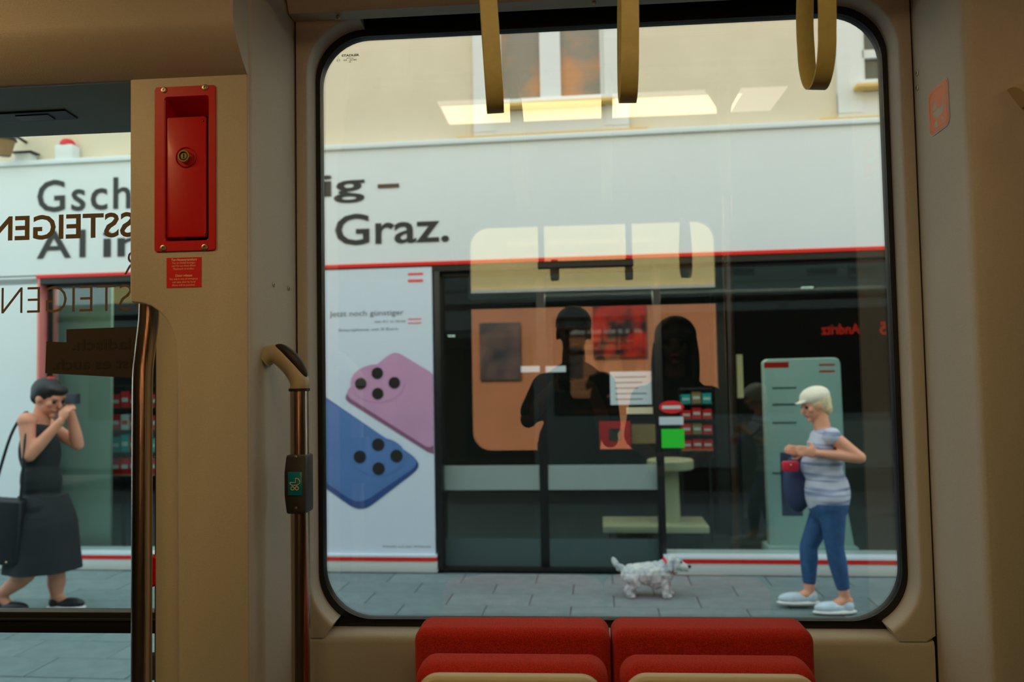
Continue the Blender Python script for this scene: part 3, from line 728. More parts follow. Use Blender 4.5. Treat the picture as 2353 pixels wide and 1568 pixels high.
strap(zl[2].x+0.002, YS, zl[2].z, H90+0.15, 0.008, 0.040, 0.0310, 'rightmost tan hand strap, turned so its loop is open')
t = Thing('strap_rail', (0.1, YS, ZR), 'horizontal steel rail that the tan hand straps hang from', 'rail')
t.part('rail', MB().tube([(-0.55, YS, ZR), (0.9, YS, ZR)], 0.015, 20), M['steel'], smooth=True)
for x in (-0.45, 0.8): t.part('rail_bracket', MB().tube([(x, YS, ZR+0.012), (x, YS, 2.622)], 0.011, 16), M['steel'], smooth=True)
# rail and straps over the aisle (seen in the pane)
t = Thing('aisle_rail', (0.1, -2.15, 2.2), 'short dark rail over the aisle, seen as a reflection in the pane', 'rail')
a, b_ = PR(1235, 598, -2.15), PR(1455, 592, -2.15)
t.part('rail', MB().box(a.x, b_.x, -2.17, -2.13, a.z-0.045, a.z-0.01), M['dark'], bevel=0.005)
for x in (a.x+0.02, b_.x-0.02): t.part('rail_bracket', MB().box(x-0.015, x+0.015, -2.165, -2.135, a.z-0.02, 2.622), M['dark'])
for px, py, zt_r, ang, lab in ((1275, 645, a.z-0.02, 1.2, 'narrow strap reflected beside the photographer in the pane'), (1446, 643, a.z-0.02, 0.9, 'strap reflected above the paper sheet in the pane')):
    v = PR(px, py, -2.15); strap(v.x, -2.15, v.z, H90+0.15, 0, 0.03, 0.036, lab, zr=a.z-0.02)
v = PR(1577, 638, -2.15); strap(v.x, -2.15, v.z, H90-0.3, 0, 0.028, 0.042, 'strap reflected right of centre in the pane', zr=2.45)
t = Thing('strap_rail', (v.x, -2.15, 2.45), 'stub rail that the right reflected strap hangs from', 'rail')
t.part('rail', MB().tube([(v.x-0.06, -2.15, 2.45), (v.x+0.06, -2.15, 2.45)], 0.015, 16), M['steel'], smooth=True)
t.part('rail_bracket', MB().tube([(v.x-0.05, -2.15, 2.45), (v.x-0.05, -2.15, 2.622)], 0.011, 16), M['steel'], smooth=True)

# ceiling lamps
for i, (x0, x1, lab) in enumerate(((-0.45, 0.76, 'warm ceiling strip lamp over the middle of the aisle'), (-2.5, -1.3, 'warm ceiling strip lamp by the door'), (1.5, 2.7, 'warm ceiling strip lamp at the right end'))):
    t = Thing('ceiling_lamp', ((x0+x1)/2, -1.0, 2.60), lab, 'lamp', None)
    t.part('housing', MB().box(x0-0.02, x1+0.02, -1.14, -0.86, 2.598, 2.621), M['ceil'], bevel=0.003)
    t.part('diffuser', MB().box(x0, x1, -1.12, -0.88, 2.594, 2.60), M['lamp'])
# aisle post
px_ = 0.535
t = Thing('aisle_pole', (px_, -0.84, 0.3), 'steel aisle pole with flared ceiling bracket, seen only reflected', 'pole')
t.part('pole', MB().tube([(px_, -0.84, 0.3), (px_, -0.84, 2.5)], 0.019, 24), M['steel'], smooth=True)
t.part('ceiling_bracket', MB().lathe([(0.022, -0.10), (0.026, -0.07), (0.060, -0.01), (0.060, 0.0)], (px_, -0.84, 2.594), 'z'), M['dark'], smooth=True)

# ------------------------------------------------------------------ far side of the tram (seen only in the pane)
t = Thing('window_2', (0.12, OY, 1.2), kind='structure')
mb = MB(); ia = rr(-0.53, 0.77, 1.23, 2.43, 0.10, 8); oa = rr(-0.57, 0.81, 1.19, 2.47, 0.02, 8)
for y in (OY+0.012, OY-0.02): ringfaces(mb, [(x, y, z) for x, z in ia], [(x, y, z) for x, z in oa])
ringfaces(mb, [(x, OY+0.012, z) for x, z in ia], [(x, OY-0.02, z) for x, z in ia])
ringfaces(mb, [(x, OY+0.012, z) for x, z in oa], [(x, OY-0.02, z) for x, z in oa])
t.part('window_frame', mb, M['frit'], fix=False)
t.part('cross_bar', MB().box(-0.54, 0.78, OY-0.02, OY+0.01, 1.99, 2.075), M['dark'], bevel=0.004)
t.part('glass_pane', MB().box(-0.54, 0.78, OY-0.045, OY-0.04, 1.21, 2.44), glass('clear_pane', 0.02))
t = Thing('trim_7', (1.5, OY+0.2, 2.2), kind='structure')
for x0, x1 in ((0.83, 1.55), (1.56, 2.3), (2.31, 3.2), (-3.2, -0.60)):
    t.part('cove_panel', MB().prism([(OY+0.001, 2.62), (OY+0.001, 2.16), (OY+0.08, 2.20), (OY+0.20, 2.30), (OY+0.30, 2.62)], x0, x1, 'x'), M['ceil'])
for px in (1700, 1890, 1985):
    for dz_ in (0, 0.022):
        v = PR(px, 622, OY+0.12); t.part('vent_slot', MB().box(v.x-0.07, v.x+0.07, OY+0.10, OY+0.135, v.z-0.004+dz_, v.z+0.004+dz_), M['frit'])

# outer side of the tram (seen mirrored in the shop glass)
def PM(px, py, Y=0.13, v=0.10):
    n = Vector((math.sin(AL), math.cos(AL), 0)); r = ray(px, py); t_ = ((Vector((0, 4.88, 0))-CAM).dot(n)+v)/r.dot(n)
    p = CAM+r*t_; r2 = r-n*2*r.dot(n); return p+r2*((Y-p.y)/r2.y)
t = Thing('trim_8', (0, 0.1, 2.9), kind='structure')
for k in range(7):
    x = -7.2+k*2.15; t.part('roof_panel', MB().box(x, x+2.13, 0.00, 0.13, 2.91, 3.36), mat('roof_grey', rgb(158, 176, 182), 0.4) if k == 0 else D.materials['roof_grey'], bevel=0.01)
for px, py in ((1700, 625), (1890, 624), (1985, 621)):
    c = PM(px, py)
    for k in (-1, 0, 1): t.part('vent_slot', MB().box(c.x-0.20, c.x+0.20, 0.128, 0.134, c.z+k*0.035-0.010, c.z+k*0.035+0.010), M['frit'])
t.part('window_band', MB().box(0.95, 8.0, 0.12, 0.128, 1.05, 2.50), M['frit'])
t.part('window_band', MB().box(-8.0, -2.45, 0.12, 0.128, 1.05, 2.50), M['frit'])
M['led2'] = mat('red_dot_led', (1.0, 0.04, 0.02, 1), 0.5, emit=3.0); M['ledw2'] = mat('white_door_led', (0.7, 1.0, 0.8, 1), 0.5, emit=9.0)
a, b_ = PM(1880, 768), PM(2042, 742)
t = Thing('display_panel', ((a.x+b_.x)/2, 0.13, min(a.z, b_.z)-0.05), 'black tram side display with red route lettering, seen mirrored in the shop glass', 'display')
t.part('casing', MB().box(a.x-0.10, b_.x+0.10, 0.129, 0.145, a.z-0.07, b_.z+0.06), M['frit'], bevel=0.004)
def ledtext(s_, p0, p1, yb_, yt_):
    a, b, c = PM(p0, yb_, 0.147), PM(p1, yb_, 0.147), PM((p0+p1)/2, yt_, 0.147); d_ = PM((p0+p1)/2, yb_, 0.147)
    t.part('led_lettering', text_mb(s_, a.x, b.x, d_.z, c.z, 0.147, mirror=True, bold=0.012), M['led2'], fix=False)
ledtext('Andritz', 1888, 1977, 768, 745); ledtext('5', 2023, 2037, 768, 740)
for px, py, lab, ks in ((1855, 661, 'three white tram side lights in a row, mirrored upper right in shop glass', (-1, 0, 1)), (1036, 772, 'pair of pale lights on the tram side, mirrored left in the shop glass', (-0.5, 0.5))):
    v = PM(px, py, 0.14); t = Thing('indicator_light', (v.x, 0.13, v.z-0.03), lab, 'light')
    t.part('mount', MB().box(v.x-0.10, v.x+0.10, 0.121, 0.134, v.z-0.03, v.z+0.03), M['dark'], bevel=0.002)
    for k in ks: t.part('led', MB().box(v.x+k*0.058-0.023, v.x+k*0.058+0.023, 0.133, 0.14, v.z-0.011, v.z+0.011), M['ledw2'], bevel=0.003)

# ================================================================== OUTSIDE
single('pavement_bed', MB().box(-14, 12, 1.55, 12, -0.15, -0.012), M['joint'], (0, 4, -0.1), kind='structure')
single('roadway', MB().box(-14, 14, -9.2, 1.55, -0.2, -0.05), M['asph'], (0, -3, -0.1), kind='structure')
t = Thing('pavement', (0, 4.88, 0), kind='structure', frame=FS)
SL, SWd = 0.60, 0.30; base_me = []
for i in range(3):
    o = MB().box(-SL/2+0.003, SL/2-0.003, -SWd/2+0.003, SWd/2-0.003, -0.05, 0.0).build('paving_slab', M['pave'][i], None, bevel=0.003, segs=1)
    base_me.append(o.data); D.objects.remove(o)
for r_ in range(11):
    y = -0.17-SWd*r_; nx = 17
    for k in range(nx):
        x = -6.6 + SL*k + (SL/2 if r_ % 2 else 0)
        o = D.objects.new('paving_slab', base_me[random.randrange(3)]); COL.objects.link(o); o.parent = t.o
        o.location = Vector((x, y, random.uniform(-0.0015, 0.0015)))-t.base
        if len(t.o.children) > 290: break
# ------------------------------------------------------------------ shop front
def sz(px, py, v=0.0): return S(px, py, v).z
zT = 3.655; zR1 = 2.612; zR0 = 2.583
t = Thing('shop_fascia', (0, 0.1, 2.6), 'long white shop fascia board with black lettering above the red line', 'sign', frame=FS)
t.part('board', MB().box(-8, 7, 0.0, 0.145, zR1, zT-0.045), M['white'])
t.part('cap', MB().box(-8, 7, -0.025, 0.145, zT-0.045, zT), M['white'], bevel=0.004)
t.part('red_line', MB().box(S(85, 640).x, 7, -0.014, 0.02, zR0, zR1), M['redline'])
t.part('soffit', MB().box(-8, 7, 0.0, 0.145, 2.53, zR0), M['dframe'])
def stext(s_, px0, px1, pyb, pyt, m=M['letter'], v=-0.006, bold=0.03, T=t, name='letters', ref=None, spacing=1.0, par=None):
    a, b = S(px0, pyb, v), S(px1, pyb, v); c = S(px0, pyt, v)
    mb = text_mb(s_, a.x, b.x, a.z, c.z, v, bold=bold, ref=ref, spacing=spacing)
    vs = list(mb.v); n = len(vs); fs = list(mb.f)
    return T.part(name, mb, m, par, fix=False)
stext('Gscheit', 85, 430, 487, 416, bold=0.01, spacing=1.12)
stext('ig', 741, 838, 451, 400, bold=0.015)
stext('-', 868, 917, 442, 398, m=M['brownlet'], ref='-')
stext('günst', 440, 733, 460, 406)
stext('A1', 84, 196, 594, 532, bold=0.012); stext('in', 236, 330, 590, 528, bold=0.012); stext('Graz.', 770, 1032, 563, 494, bold=0.012)
# walls under the fascia
# plinth with red line, on both sides of the entrance
xl = S(84, 1000).x
xe0, xe1 = S(1004, 1200).x, S(1526, 1300).x
zb_b, zb_r0, zb_r1, zb_l = sz(2040, 1297), sz(2040, 1296), sz(2040, 1286.5), sz(2040, 1281)
for x0, x1, lab in ((S(150, 1300).x-0.9, xe0, 'pale shop plinth with red line under the phone poster'), (xe1, 7, 'pale shop plinth with red line right of the entrance')):
    t = Thing('shop_plinth', ((x0+x1)/2, 0.1, 0), lab, 'plinth', frame=FS)
    t.part('base_board', MB().box(x0, x1, -0.02, 0.25, 0.004, zb_b), M['base'], bevel=0.003)
    t.part('red_line', MB().box(x0, x1, -0.026, 0.25, zb_r0, zb_r1), M['redline'])
    t.part('ledge', MB().box(x0, x1, -0.03, 0.25, zb_r1, zb_l), M['white'])
# glazing
for x0, x1, z0, lab in ((xl+0.04, -2.75, zb_l, 'shop window pane left, behind the woman in black'), (xe1+0.0, 7, zb_l, 'shop window pane right of the entrance')):
    t = Thing('shop_window', ((x0+x1)/2, 0.1, z0), lab, 'window', frame=FS)
    t.part('glass_pane', MB().box(x0, x1, 0.10, 0.11, z0, zR0), M['shopglass'])
    t.part('window_frame', MB().box(x0, x1, 0.08, 0.13, 2.50, zR0-0.002), M['dframe'])
    t.part('window_frame', MB().box(x0, x0+0.015, 0.08, 0.13, z0, 2.5), M['dframe'])
# entrance doors
t = Thing('glass_entrance', ((xe0+xe1)/2, 0.12, 0), 'dark framed glass shop entrance right of the phone poster', 'door', frame=FS)
xm0, xm1 = S(1238, 1000, 0.12).x, S(1258, 1000, 0.12).x
t.part('threshold', MB().box(xe0, xe1, 0.04, 0.28, 0.004, 0.035), M['dframe'])
t.part('mullion', MB().box(xm0, xm1, 0.10, 0.15, 0.03, 2.55), M['dframe'], bevel=0.004)
t.part('side_post', MB().box(xe0, xe0+0.05, 0.0, 0.15, 0.03, 2.55), M['dframe'], bevel=0.004)
xs0, xs1 = S(1507, 1000, 0.12).x, S(1524, 1000, 0.12).x
t.part('side_post', MB().box(xs0, xs1, 0.06, 0.16, 0.03, 2.55), M['dframe'], bevel=0.004)
t.part('head_frame', MB().box(xe0, xe1, 0.08, 0.15, 2.49, 2.582), M['dframe'])
zk = S(1300, 1239, 0.12).z
t.part('kick_panel', MB().box(xe0+0.05, xs0, 0.105, 0.135, 0.035, zk), mat('kick_teal', rgb(60, 82, 80), 0.6))
for a_, b2 in ((xe0+0.05, xm0), (xm1, xs0)):
    g_ = t.part('glass_leaf', MB().box(a_, b2, 0.115, 0.123, zk, 2.49), M['shopglass'])
    t.part('frosted_band', MB().box(a_, b2, 0.108, 0.113, S(1300, 1126, 0.11).z, S(1300, 1069, 0.11).z), M['frost'], g_)
# notices on the entrance glass
def card(px0, px1, py0, py1, v, m, name, label, cat='sign', lines=0, lm=None, frame_m=None, th=0.006):
    a, b = S(px0, py1, v), S(px1, py0, v); t = Thing(name, ((a.x+b.x)/2, v, a.z), label, cat, frame=FS)
    t.part('sheet', MB().box(a.x, b.x, v, v+th, a.z, b.z), m)
    for i in range(lines):
        z = b.z-(b.z-a.z)*(i+1)/(lines+1); t.part('print_line', MB().box(a.x+(b.x-a.x)*.12, b.x-(b.x-a.x)*(.12+.1*(i % 3)), v-0.0015, v, z-0.004, z+0.004), lm or M['greytxt'])
    return t
card(1403, 1496, 853, 931, 0.100, M['paper'], 'paper_notice', 'large pale paper notice taped to the entrance glass', lines=5)
card(1440, 1500, 936, 952, 0.100, M['table'], 'paper_strip', 'narrow cream strip just under the large paper notice')
card(1197, 1240, 841, 856, 0.090, M['paper'], 'label_strip', 'small pale label left of the door mullion')
card(1252, 1300, 841, 856, 0.100, M['paper'], 'label_strip', 'small pale label right of the door mullion')
t = card(1378, 1448, 968, 1032, 0.9, M['redcard'], 'red_picture', 'red square framed picture inside the entrance, left of the stand')
a, b = S(1400, 1012, 0.895), S(1428, 985, 0.895); t.part('picture_window', MB().box(a.x, b.x, 0.892, 0.9, a.z, b.z), M['shopdark'])
card(1452, 1512, 975, 1020, 0.95, M['tan'], 'product_box', 'brown product box between the red picture and the green card', 'box')
t = Thing('round_sticker', (S(1543, 936, 0.05).x, 0.05, S(1543, 950, 0.05).z), 'oval red and white no entry sticker above the green card', 'sticker', frame=FS)
c = S(1543, 936, 0.05); rx_, rz_ = 0.100, 0.052
t.part('disc', MB().prism([(c.x+rx_*math.cos(k*math.pi/14), c.z+rz_*math.sin(k*math.pi/14)) for k in range(28)], 0.050, 0.054), M['redcard'])
t.part('bar', MB().box(c.x-0.075, c.x+0.075, 0.048, 0.0505, c.z-0.014, c.z+0.012), M['paper'])
card(1515, 1570, 958, 977, 0.05, M['paper'], 'label_strip', 'white label strip under the oval red sticker')
card(1521, 1572, 986, 1030, 0.04, M['green'], 'green_card', 'bright green square card right of the entrance post')
# product shelf with red and cyan packs
def shelf(px0, px1, pyb, pyt, v, label, rows, seed):
    a, b = S(px0, pyb, v), S(px1, pyt, v); t = Thing('product_rack', ((a.x+b.x)/2, v, 0), label, 'rack', frame=FS)
    t.part('back_board', MB().box(a.x, b.x, v+0.24, v+0.26, a.z-0.01, b.z), M['dark'])
    rnd = random.Random(seed); H = b.z-a.z
    for i in range(rows+1):
        t.part('shelf_board', MB().box(a.x, b.x, v, v+0.24, a.z+H*i/rows-0.008, a.z+H*i/rows+0.004), M['tan'] if i == 0 else M['dark'])
    t.part('post', MB().box(a.x, a.x+0.02, v+0.2, v+0.24, 0.005, a.z), M['dark']); t.part('post', MB().box(b.x-0.02, b.x, v+0.2, v+0.24, 0.005, a.z), M['dark'])
    return t, a, b, H, rnd
def packs(t, a, b, H, rows, v, rnd, group, cols, loc):
    n = max(2, int((b.x-a.x)/0.085)); wd = (b.x-a.x)/n; k = 0
    names = {'redcard': 'red', 'cyan': 'cyan', 'paper': 'white', 'green': 'green', 'tan': 'brown'}
    pos = ['first', 'second', 'third', 'fourth', 'fifth', 'sixth', 'seventh']
    for i in range(rows):
        for j in range(n):
            mk = cols[(i) % len(cols)][j % len(cols[i % len(cols)])]; x = a.x+wd*j; z = a.z+H*i/rows+0.004; h = H/rows*rnd.uniform(.55, .78)
            T = Thing('product_pack', (x+wd/2, v+0.1, z), '%s pack, %s from left on the %s shelf from below of the %s' % (names[mk], pos[j], pos[i], loc), 'box', group, frame=FS)
            T.part('box', MB().box(x+0.006, x+wd-0.006, v+0.02, v+0.16, z, z+h), M[mk]); T.part('label_panel', MB().box(x+0.016, x+wd-0.016, v+0.017, v+0.0205, z+h*.35, z+h*.6), M['paper' if mk != 'paper' else 'redcard'])
r1 = shelf(1568, 1636, 1035, 893, 0.98, 'product rack with red packs behind the green card', 4, 3)
packs(*r1[:4], 4, 0.98, r1[4], 'packs on the rack by the entrance', [['redcard'], ['redcard', 'tan'], ['redcard'], ['cyan', 'tan']], 'entrance rack')
r2 = shelf(252, 400, 1092, 885, 0.55, 'product rack with red and cyan packs, seen beside the bent pole', 4, 5)
packs(*r2[:4], 4, 0.55, r2[4], 'packs on the left rack', [['redcard', 'redcard'], ['cyan', 'cyan', 'redcard'], ['redcard', 'paper'], ['redcard']], 'left rack')
# sage partition board behind the left window
t = Thing('partition_board', (S(170, 1000, 0.4).x, 0.42, 0), 'tall sage green board inside the left shop window', 'board', frame=FS)
t.part('board', MB().box(S(98, 1000, 0.4).x, S(254, 1000, 0.4).x, 0.40, 0.44, 0.005, 2.55), M['sage'], bevel=0.005)
# pedestal display table
v = 0.62; a, b = S(1486, 1056, v), S(1594, 1078, v); cx = (a.x+b.x)/2
t = Thing('pedestal_table', (cx, v, 0), 'cream round display table on a thick pedestal with square foot', 'table', frame=FS)
t.part('tabletop', MB().lathe([((b.x-a.x)/2-0.01, b.z), ((b.x-a.x)/2, b.z+0.01), ((b.x-a.x)/2, a.z-0.01), ((b.x-a.x)/2-0.01, a.z)], (cx, v, 0), 'z', 36), M['table'], smooth=True, angle=40)
lz0 = S(1543, 1200, v).z
t.part('pedestal', MB().lathe([(0.080, S(1543, 1200, v).z), (0.076, 0.5), (0.074, b.z)], (cx, v, 0), 'z', 28), M['table'], smooth=True, angle=40)
f0, f1 = S(1385, 1204, v), S(1622, 1204, v); zf1, zf0 = S(1543, 1199, v).z, S(1543, 1214, v).z
t.part('foot_plate', MB().box(f0.x, f1.x, v-0.24, v+0.26, zf0, zf1), M['table'], bevel=0.006)
t.part('foot_block', MB().box(f0.x+0.05, f1.x-0.05, v-0.18, v+0.22, 0.006, zf0), M['dark'], bevel=0.01)
# totem
v = 0.34; x0, x1 = S(1757, 900, v).x, S(1934, 900, v).x; zt = S(1850, 823, v).z
t = Thing('advert_totem', ((x0+x1)/2, v, 0), 'white rounded advertising stand in the shop window behind the walker', 'advert stand', frame=FS)
body = [(x0, 0.16), (x0, zt-0.03)] + [(x0+0.02+0*k, zt-0.012) for k in range(1)] + [(x0+0.04, zt-0.004), (x1-0.05, zt), (x1-0.015, zt-0.012), (x1, zt-0.05), (x1+0.01, 0.5), (x1+0.06, 0.16)]
t.part('body', MB().prism(body, v, v+0.12), M['totem'], bevel=0.01)
t.part('foot', MB().box(x0-0.03, x1+0.08, v-0.06, v+0.2, 0.005, 0.17), M['totem'], bevel=0.02)
a, b = S(1757, 846, v-.002), S(1812, 832, v-.002); t.part('red_corner', MB().box(x0+0.002, b.x, v-0.003, v+0.001, a.z, b.z), M['redline'])
for y0_, y1_ in ((836, 841), (851, 856)):
    a, b = S(1882, y1_, v), S(1918, y0_, v); t.part('logo_bar', MB().box(a.x, b.x, v-0.003, v+0.001, a.z, b.z), M['logo'])
for py in (892, 930, 972, 1088):
    a, b = S(1775, py+2.5, v), S(1830, py-2.5, v); t.part('print_line', MB().box(a.x, b.x, v-0.003, v+0.001, a.z, b.z), M['greytxt'])
a, b = S(1800, 1186, v), S(1840, 1040, v); t.part('dark_panel', MB().box(a.x-0.01, b.x, v-0.003, v+0.001, a.z, b.z), M['navy'])

# phone poster panel
px0 = -2.75; px1 = S(997, 1000).x
t = Thing('poster_panel', ((px0+px1)/2, 0, zb_l), 'tall pale poster with a pink and a blue phone beside the entrance', 'poster', frame=FS)
t.part('panel', MB().box(px0, px1, -0.004, 0.09, zb_l, zR0-0.015), M['poster'])
def phone(pts, edge, m, me_, name, th):
    mb = MB(); mb.prism([(q.x, q.z) for q in edge], -0.0075, -0.0045); e_ = t.part(name+'_edge', mb, me_)
    f = t.part(name, MB().prism([(q.x, q.z) for q in pts], -0.0105, -0.0076), m, label=name.replace('_', ' ')); return f
def rpoly(pts, r=18, n=5):   # round the corners of a pixel polygon
    out = []; N = len(pts)
    for i in range(N):
        p = Vector(pts[i]); a = Vector(pts[i-1])-p; b = Vector(pts[(i+1) % N])-p
        ra = min(r, a.length*.45, b.length*.45); A = p+a.normalized()*ra; B = p+b.normalized()*ra
        for k in range(n+1):
            s_ = k/n; out.append(tuple((1-s_)**2*A+2*s_*(1-s_)*p+s_*s_*B))
    return out
def sp_(pts, v=0): return [S(x, y, v) for x, y in pts]
pk = rpoly([(788, 905), (906, 805), (1001, 862), (1001, 1022), (985, 1030)], 26)
pke = rpoly([(786, 915), (906, 805), (1001, 862), (1001, 1044), (985, 1040)], 22)
def clampx(q): return [Vector((min(p.x, px1-0.002), p.y, p.z)) for p in q]
f1 = phone(clampx(sp_(pk)), clampx(sp_(pke)), M['pink'], M['pinkd'], 'pink_phone', 0)
bk = rpoly([(700, 885), (972, 1062), (826, 1162), (700, 1075)], 34)
bke = rpoly([(700, 880), (976, 1068), (830, 1180), (700, 1088)], 34)
f2 = phone(sp_(bk), sp_(bke), M['blue'], M['blued'], 'blue_phone', 0)
for f, cs, rad, bump in ((f1, ((868, 858), (830, 882), (907, 880), (869, 905)), 14, M['pink']), (f2, ((870, 1022), (828, 1050), (912, 1048), (871, 1077)), 15, M['blue'])):
    cxs = sum(c[0] for c in cs)/4; cys = sum(c[1] for c in cs)/4
    cq = [S(cxs+62*math.cos(k*math.pi/12), cys+44*math.sin(k*math.pi/12)) for k in range(24)]
    t.part('camera_bump', MB().prism([(q.x, q.z) for q in cq], -0.0125, -0.0104), bump, f)
    for c in cs:
        q = S(*c); t.part('camera_lens', MB().lathe([(rad*0.0036, 0), (rad*0.0036, -0.003), (rad*0.0026, -0.0035), (0.001, -0.0035)], (q.x, -0.0124, q.z), 'y', 20), M['lens'], f, smooth=True, angle=40)
def bar(x0_, x1_, y0_, y1_, m, nm='print_line'):
    a, b = S(x0_, y1_), S(x1_, y0_); t.part(nm, MB().box(a.x, b.x, -0.007, -0.003, a.z, b.z), m)
for y0_, y1_ in ((627, 633), (642, 649)): bar(938, 972, y0_, y1_, M['logo'], 'logo_bar')
bar(938, 968, 732, 735, M['logo'], 'logo_bar'); bar(938, 968, 741, 744, M['logo'], 'logo_bar')
for s_, p0, p1, yb_, yt_ in (('Jetzt noch günstiger', 757, 928, 728, 716), ('bei A1 in Graz', 862, 932, 742, 737), ('Smartphone um 0 Euro', 778, 915, 762, 756), ('Details auf der Website', 880, 990, 1258, 1254)):
    stext(s_, p0, p1, yb_, yt_, m=M['greytxt'], v=-0.0065, bold=0.0, T=t, name='print_text')

# ------------------------------------------------------------------ house above the shop
t = Thing('town_house', (0, 0.5, 3.6), 'cream stucco town house with white framed windows and a dark shop on its ground floor', 'building', frame=FS)
def hole_wall(mb, x0, x1, z0, z1, holes, y0, y1):
    xs = sorted({x0, x1, *[h[0] for h in holes], *[h[1] for h in holes]})
    for a, b in zip(xs[:-1], xs[1:]):
        hs = [h for h in holes if h[0] <= a+1e-6 and h[1] >= b-1e-6]; z = z0
        for h in sorted(hs, key=lambda h: h[2]): mb.box(a, b, y0, y1, z, h[2]); z = h[3]
        mb.box(a, b, y0, y1, z, z1)
    return mb
V = 0.15
wl, wr = S(1140, 150, V).x, S(1388, 150, V).x; wz = S(1260, 232, V).z
r0 = S(1978, 150, V).x; rz = S(2010, 205, V).z
holes = [(wl, wr, wz, wz+1.7), (r0, r0+(wr-wl), wz, wz+1.7), (wl-3.0, wl-3.0+(wr-wl), wz, wz+1.7), (wl-6, wl-6+(wr-wl), wz, wz+1.7),
         (wl, wr, wz+3.2, wz+4.9), (r0, r0+(wr-wl), wz+3.2, wz+4.9), (wl-3.0, wl-3.0+(wr-wl), wz+3.2, wz+4.9)]
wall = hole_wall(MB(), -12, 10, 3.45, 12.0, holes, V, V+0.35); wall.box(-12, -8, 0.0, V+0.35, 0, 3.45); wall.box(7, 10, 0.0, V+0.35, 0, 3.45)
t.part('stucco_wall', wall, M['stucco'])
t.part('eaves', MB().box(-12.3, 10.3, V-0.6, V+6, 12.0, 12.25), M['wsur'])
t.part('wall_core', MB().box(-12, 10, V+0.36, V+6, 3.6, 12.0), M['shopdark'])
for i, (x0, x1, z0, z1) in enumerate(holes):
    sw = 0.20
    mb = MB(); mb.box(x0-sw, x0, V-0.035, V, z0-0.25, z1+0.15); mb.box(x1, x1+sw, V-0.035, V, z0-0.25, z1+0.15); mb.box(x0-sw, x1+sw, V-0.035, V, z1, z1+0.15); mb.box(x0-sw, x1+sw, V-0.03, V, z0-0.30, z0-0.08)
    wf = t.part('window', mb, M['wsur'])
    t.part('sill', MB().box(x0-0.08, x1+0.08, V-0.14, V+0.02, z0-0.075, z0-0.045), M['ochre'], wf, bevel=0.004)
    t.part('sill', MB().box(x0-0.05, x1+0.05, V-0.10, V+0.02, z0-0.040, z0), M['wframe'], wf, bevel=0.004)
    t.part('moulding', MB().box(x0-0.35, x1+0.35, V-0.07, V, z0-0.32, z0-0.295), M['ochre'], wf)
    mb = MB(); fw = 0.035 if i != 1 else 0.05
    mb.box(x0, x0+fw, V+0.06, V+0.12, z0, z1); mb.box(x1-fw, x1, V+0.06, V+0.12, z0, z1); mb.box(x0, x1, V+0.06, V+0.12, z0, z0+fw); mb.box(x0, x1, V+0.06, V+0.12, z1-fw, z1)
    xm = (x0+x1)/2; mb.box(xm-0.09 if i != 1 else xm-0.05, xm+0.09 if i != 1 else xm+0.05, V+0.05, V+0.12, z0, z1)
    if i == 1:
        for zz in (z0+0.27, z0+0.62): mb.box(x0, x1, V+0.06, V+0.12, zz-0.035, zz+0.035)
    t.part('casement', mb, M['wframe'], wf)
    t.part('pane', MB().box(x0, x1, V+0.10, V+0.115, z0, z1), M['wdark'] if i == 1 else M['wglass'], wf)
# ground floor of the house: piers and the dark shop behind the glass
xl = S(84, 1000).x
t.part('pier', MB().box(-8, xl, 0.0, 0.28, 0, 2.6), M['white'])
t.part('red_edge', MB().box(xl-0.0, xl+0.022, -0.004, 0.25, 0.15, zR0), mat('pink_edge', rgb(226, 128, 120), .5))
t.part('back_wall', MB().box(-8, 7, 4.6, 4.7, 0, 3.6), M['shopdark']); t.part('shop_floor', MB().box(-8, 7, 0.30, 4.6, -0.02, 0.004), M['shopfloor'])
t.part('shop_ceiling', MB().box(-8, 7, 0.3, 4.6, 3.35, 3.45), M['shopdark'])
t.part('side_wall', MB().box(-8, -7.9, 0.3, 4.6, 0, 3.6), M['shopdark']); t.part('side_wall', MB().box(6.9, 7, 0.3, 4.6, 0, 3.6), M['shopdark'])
t.part('partition', MB().box(S(1640, 800, 1.6).x, S(1668, 800, 1.6).x, 1.6, 1.9, 0, 3.35), M['dark'])
t.part('reflection_board', MB().box(-1.0, 7, 0.9, 1.1, 2.38, 3.35), M['doorpanel'])  # added pale board, stands in for the tram reflected in the shop glass
t.part('light_strip', MB().box(S(1694, 850, 1.5).x, S(1707, 850, 1.5).x, 1.5, 1.56, S(1700, 915, 1.5).z, S(1700, 815, 1.5).z), M['table'])
t.part('side_counter', MB().box(S(1700, 900, 2.6).x, S(2120, 900, 2.6).x, 2.6, 3.1, 0, S(1900, 968, 2.6).z), M['shopfloor'])


# alarm beacon and wall lantern on the fascia
a = S(138, 375, -0.02)
t = Thing('alarm_beacon', (a.x, 0.08, zT), 'white alarm box with a red dome on top of the fascia', 'alarm', frame=FS)
zz = zT; hh = S(138, 334, 0.05).z
t.part('housing', MB().box(a.x-0.085, a.x+0.085, 0.02, 0.14, zz, hh), M['wframe'], bevel=0.01)
t.part('dome', MB().lathe([(0.065, 0), (0.062, 0.03), (0.042, 0.055), (0.004, 0.066)], (a.x, 0.08, hh), 'z', 20), M['redcard'], smooth=True)
a = S(14, 345, -0.1)
t = Thing('wall_lantern', (a.x, -0.05, zT), 'dark metal wall lantern at the left over the fascia', 'lamp', frame=FS)
t.part('arm', MB().tube([(a.x, 0.16, zT+0.22), (a.x, -0.1, zT+0.26), (a.x, -0.12, zT+0.2)], 0.014, 10), M['dframe'], smooth=True)
t.part('lamp_cap', MB().lathe([(0.10, 0.16), (0.09, 0.19), (0.02, 0.22)], (a.x, -0.12, zT), 'z', 16), M['dframe'], smooth=True)
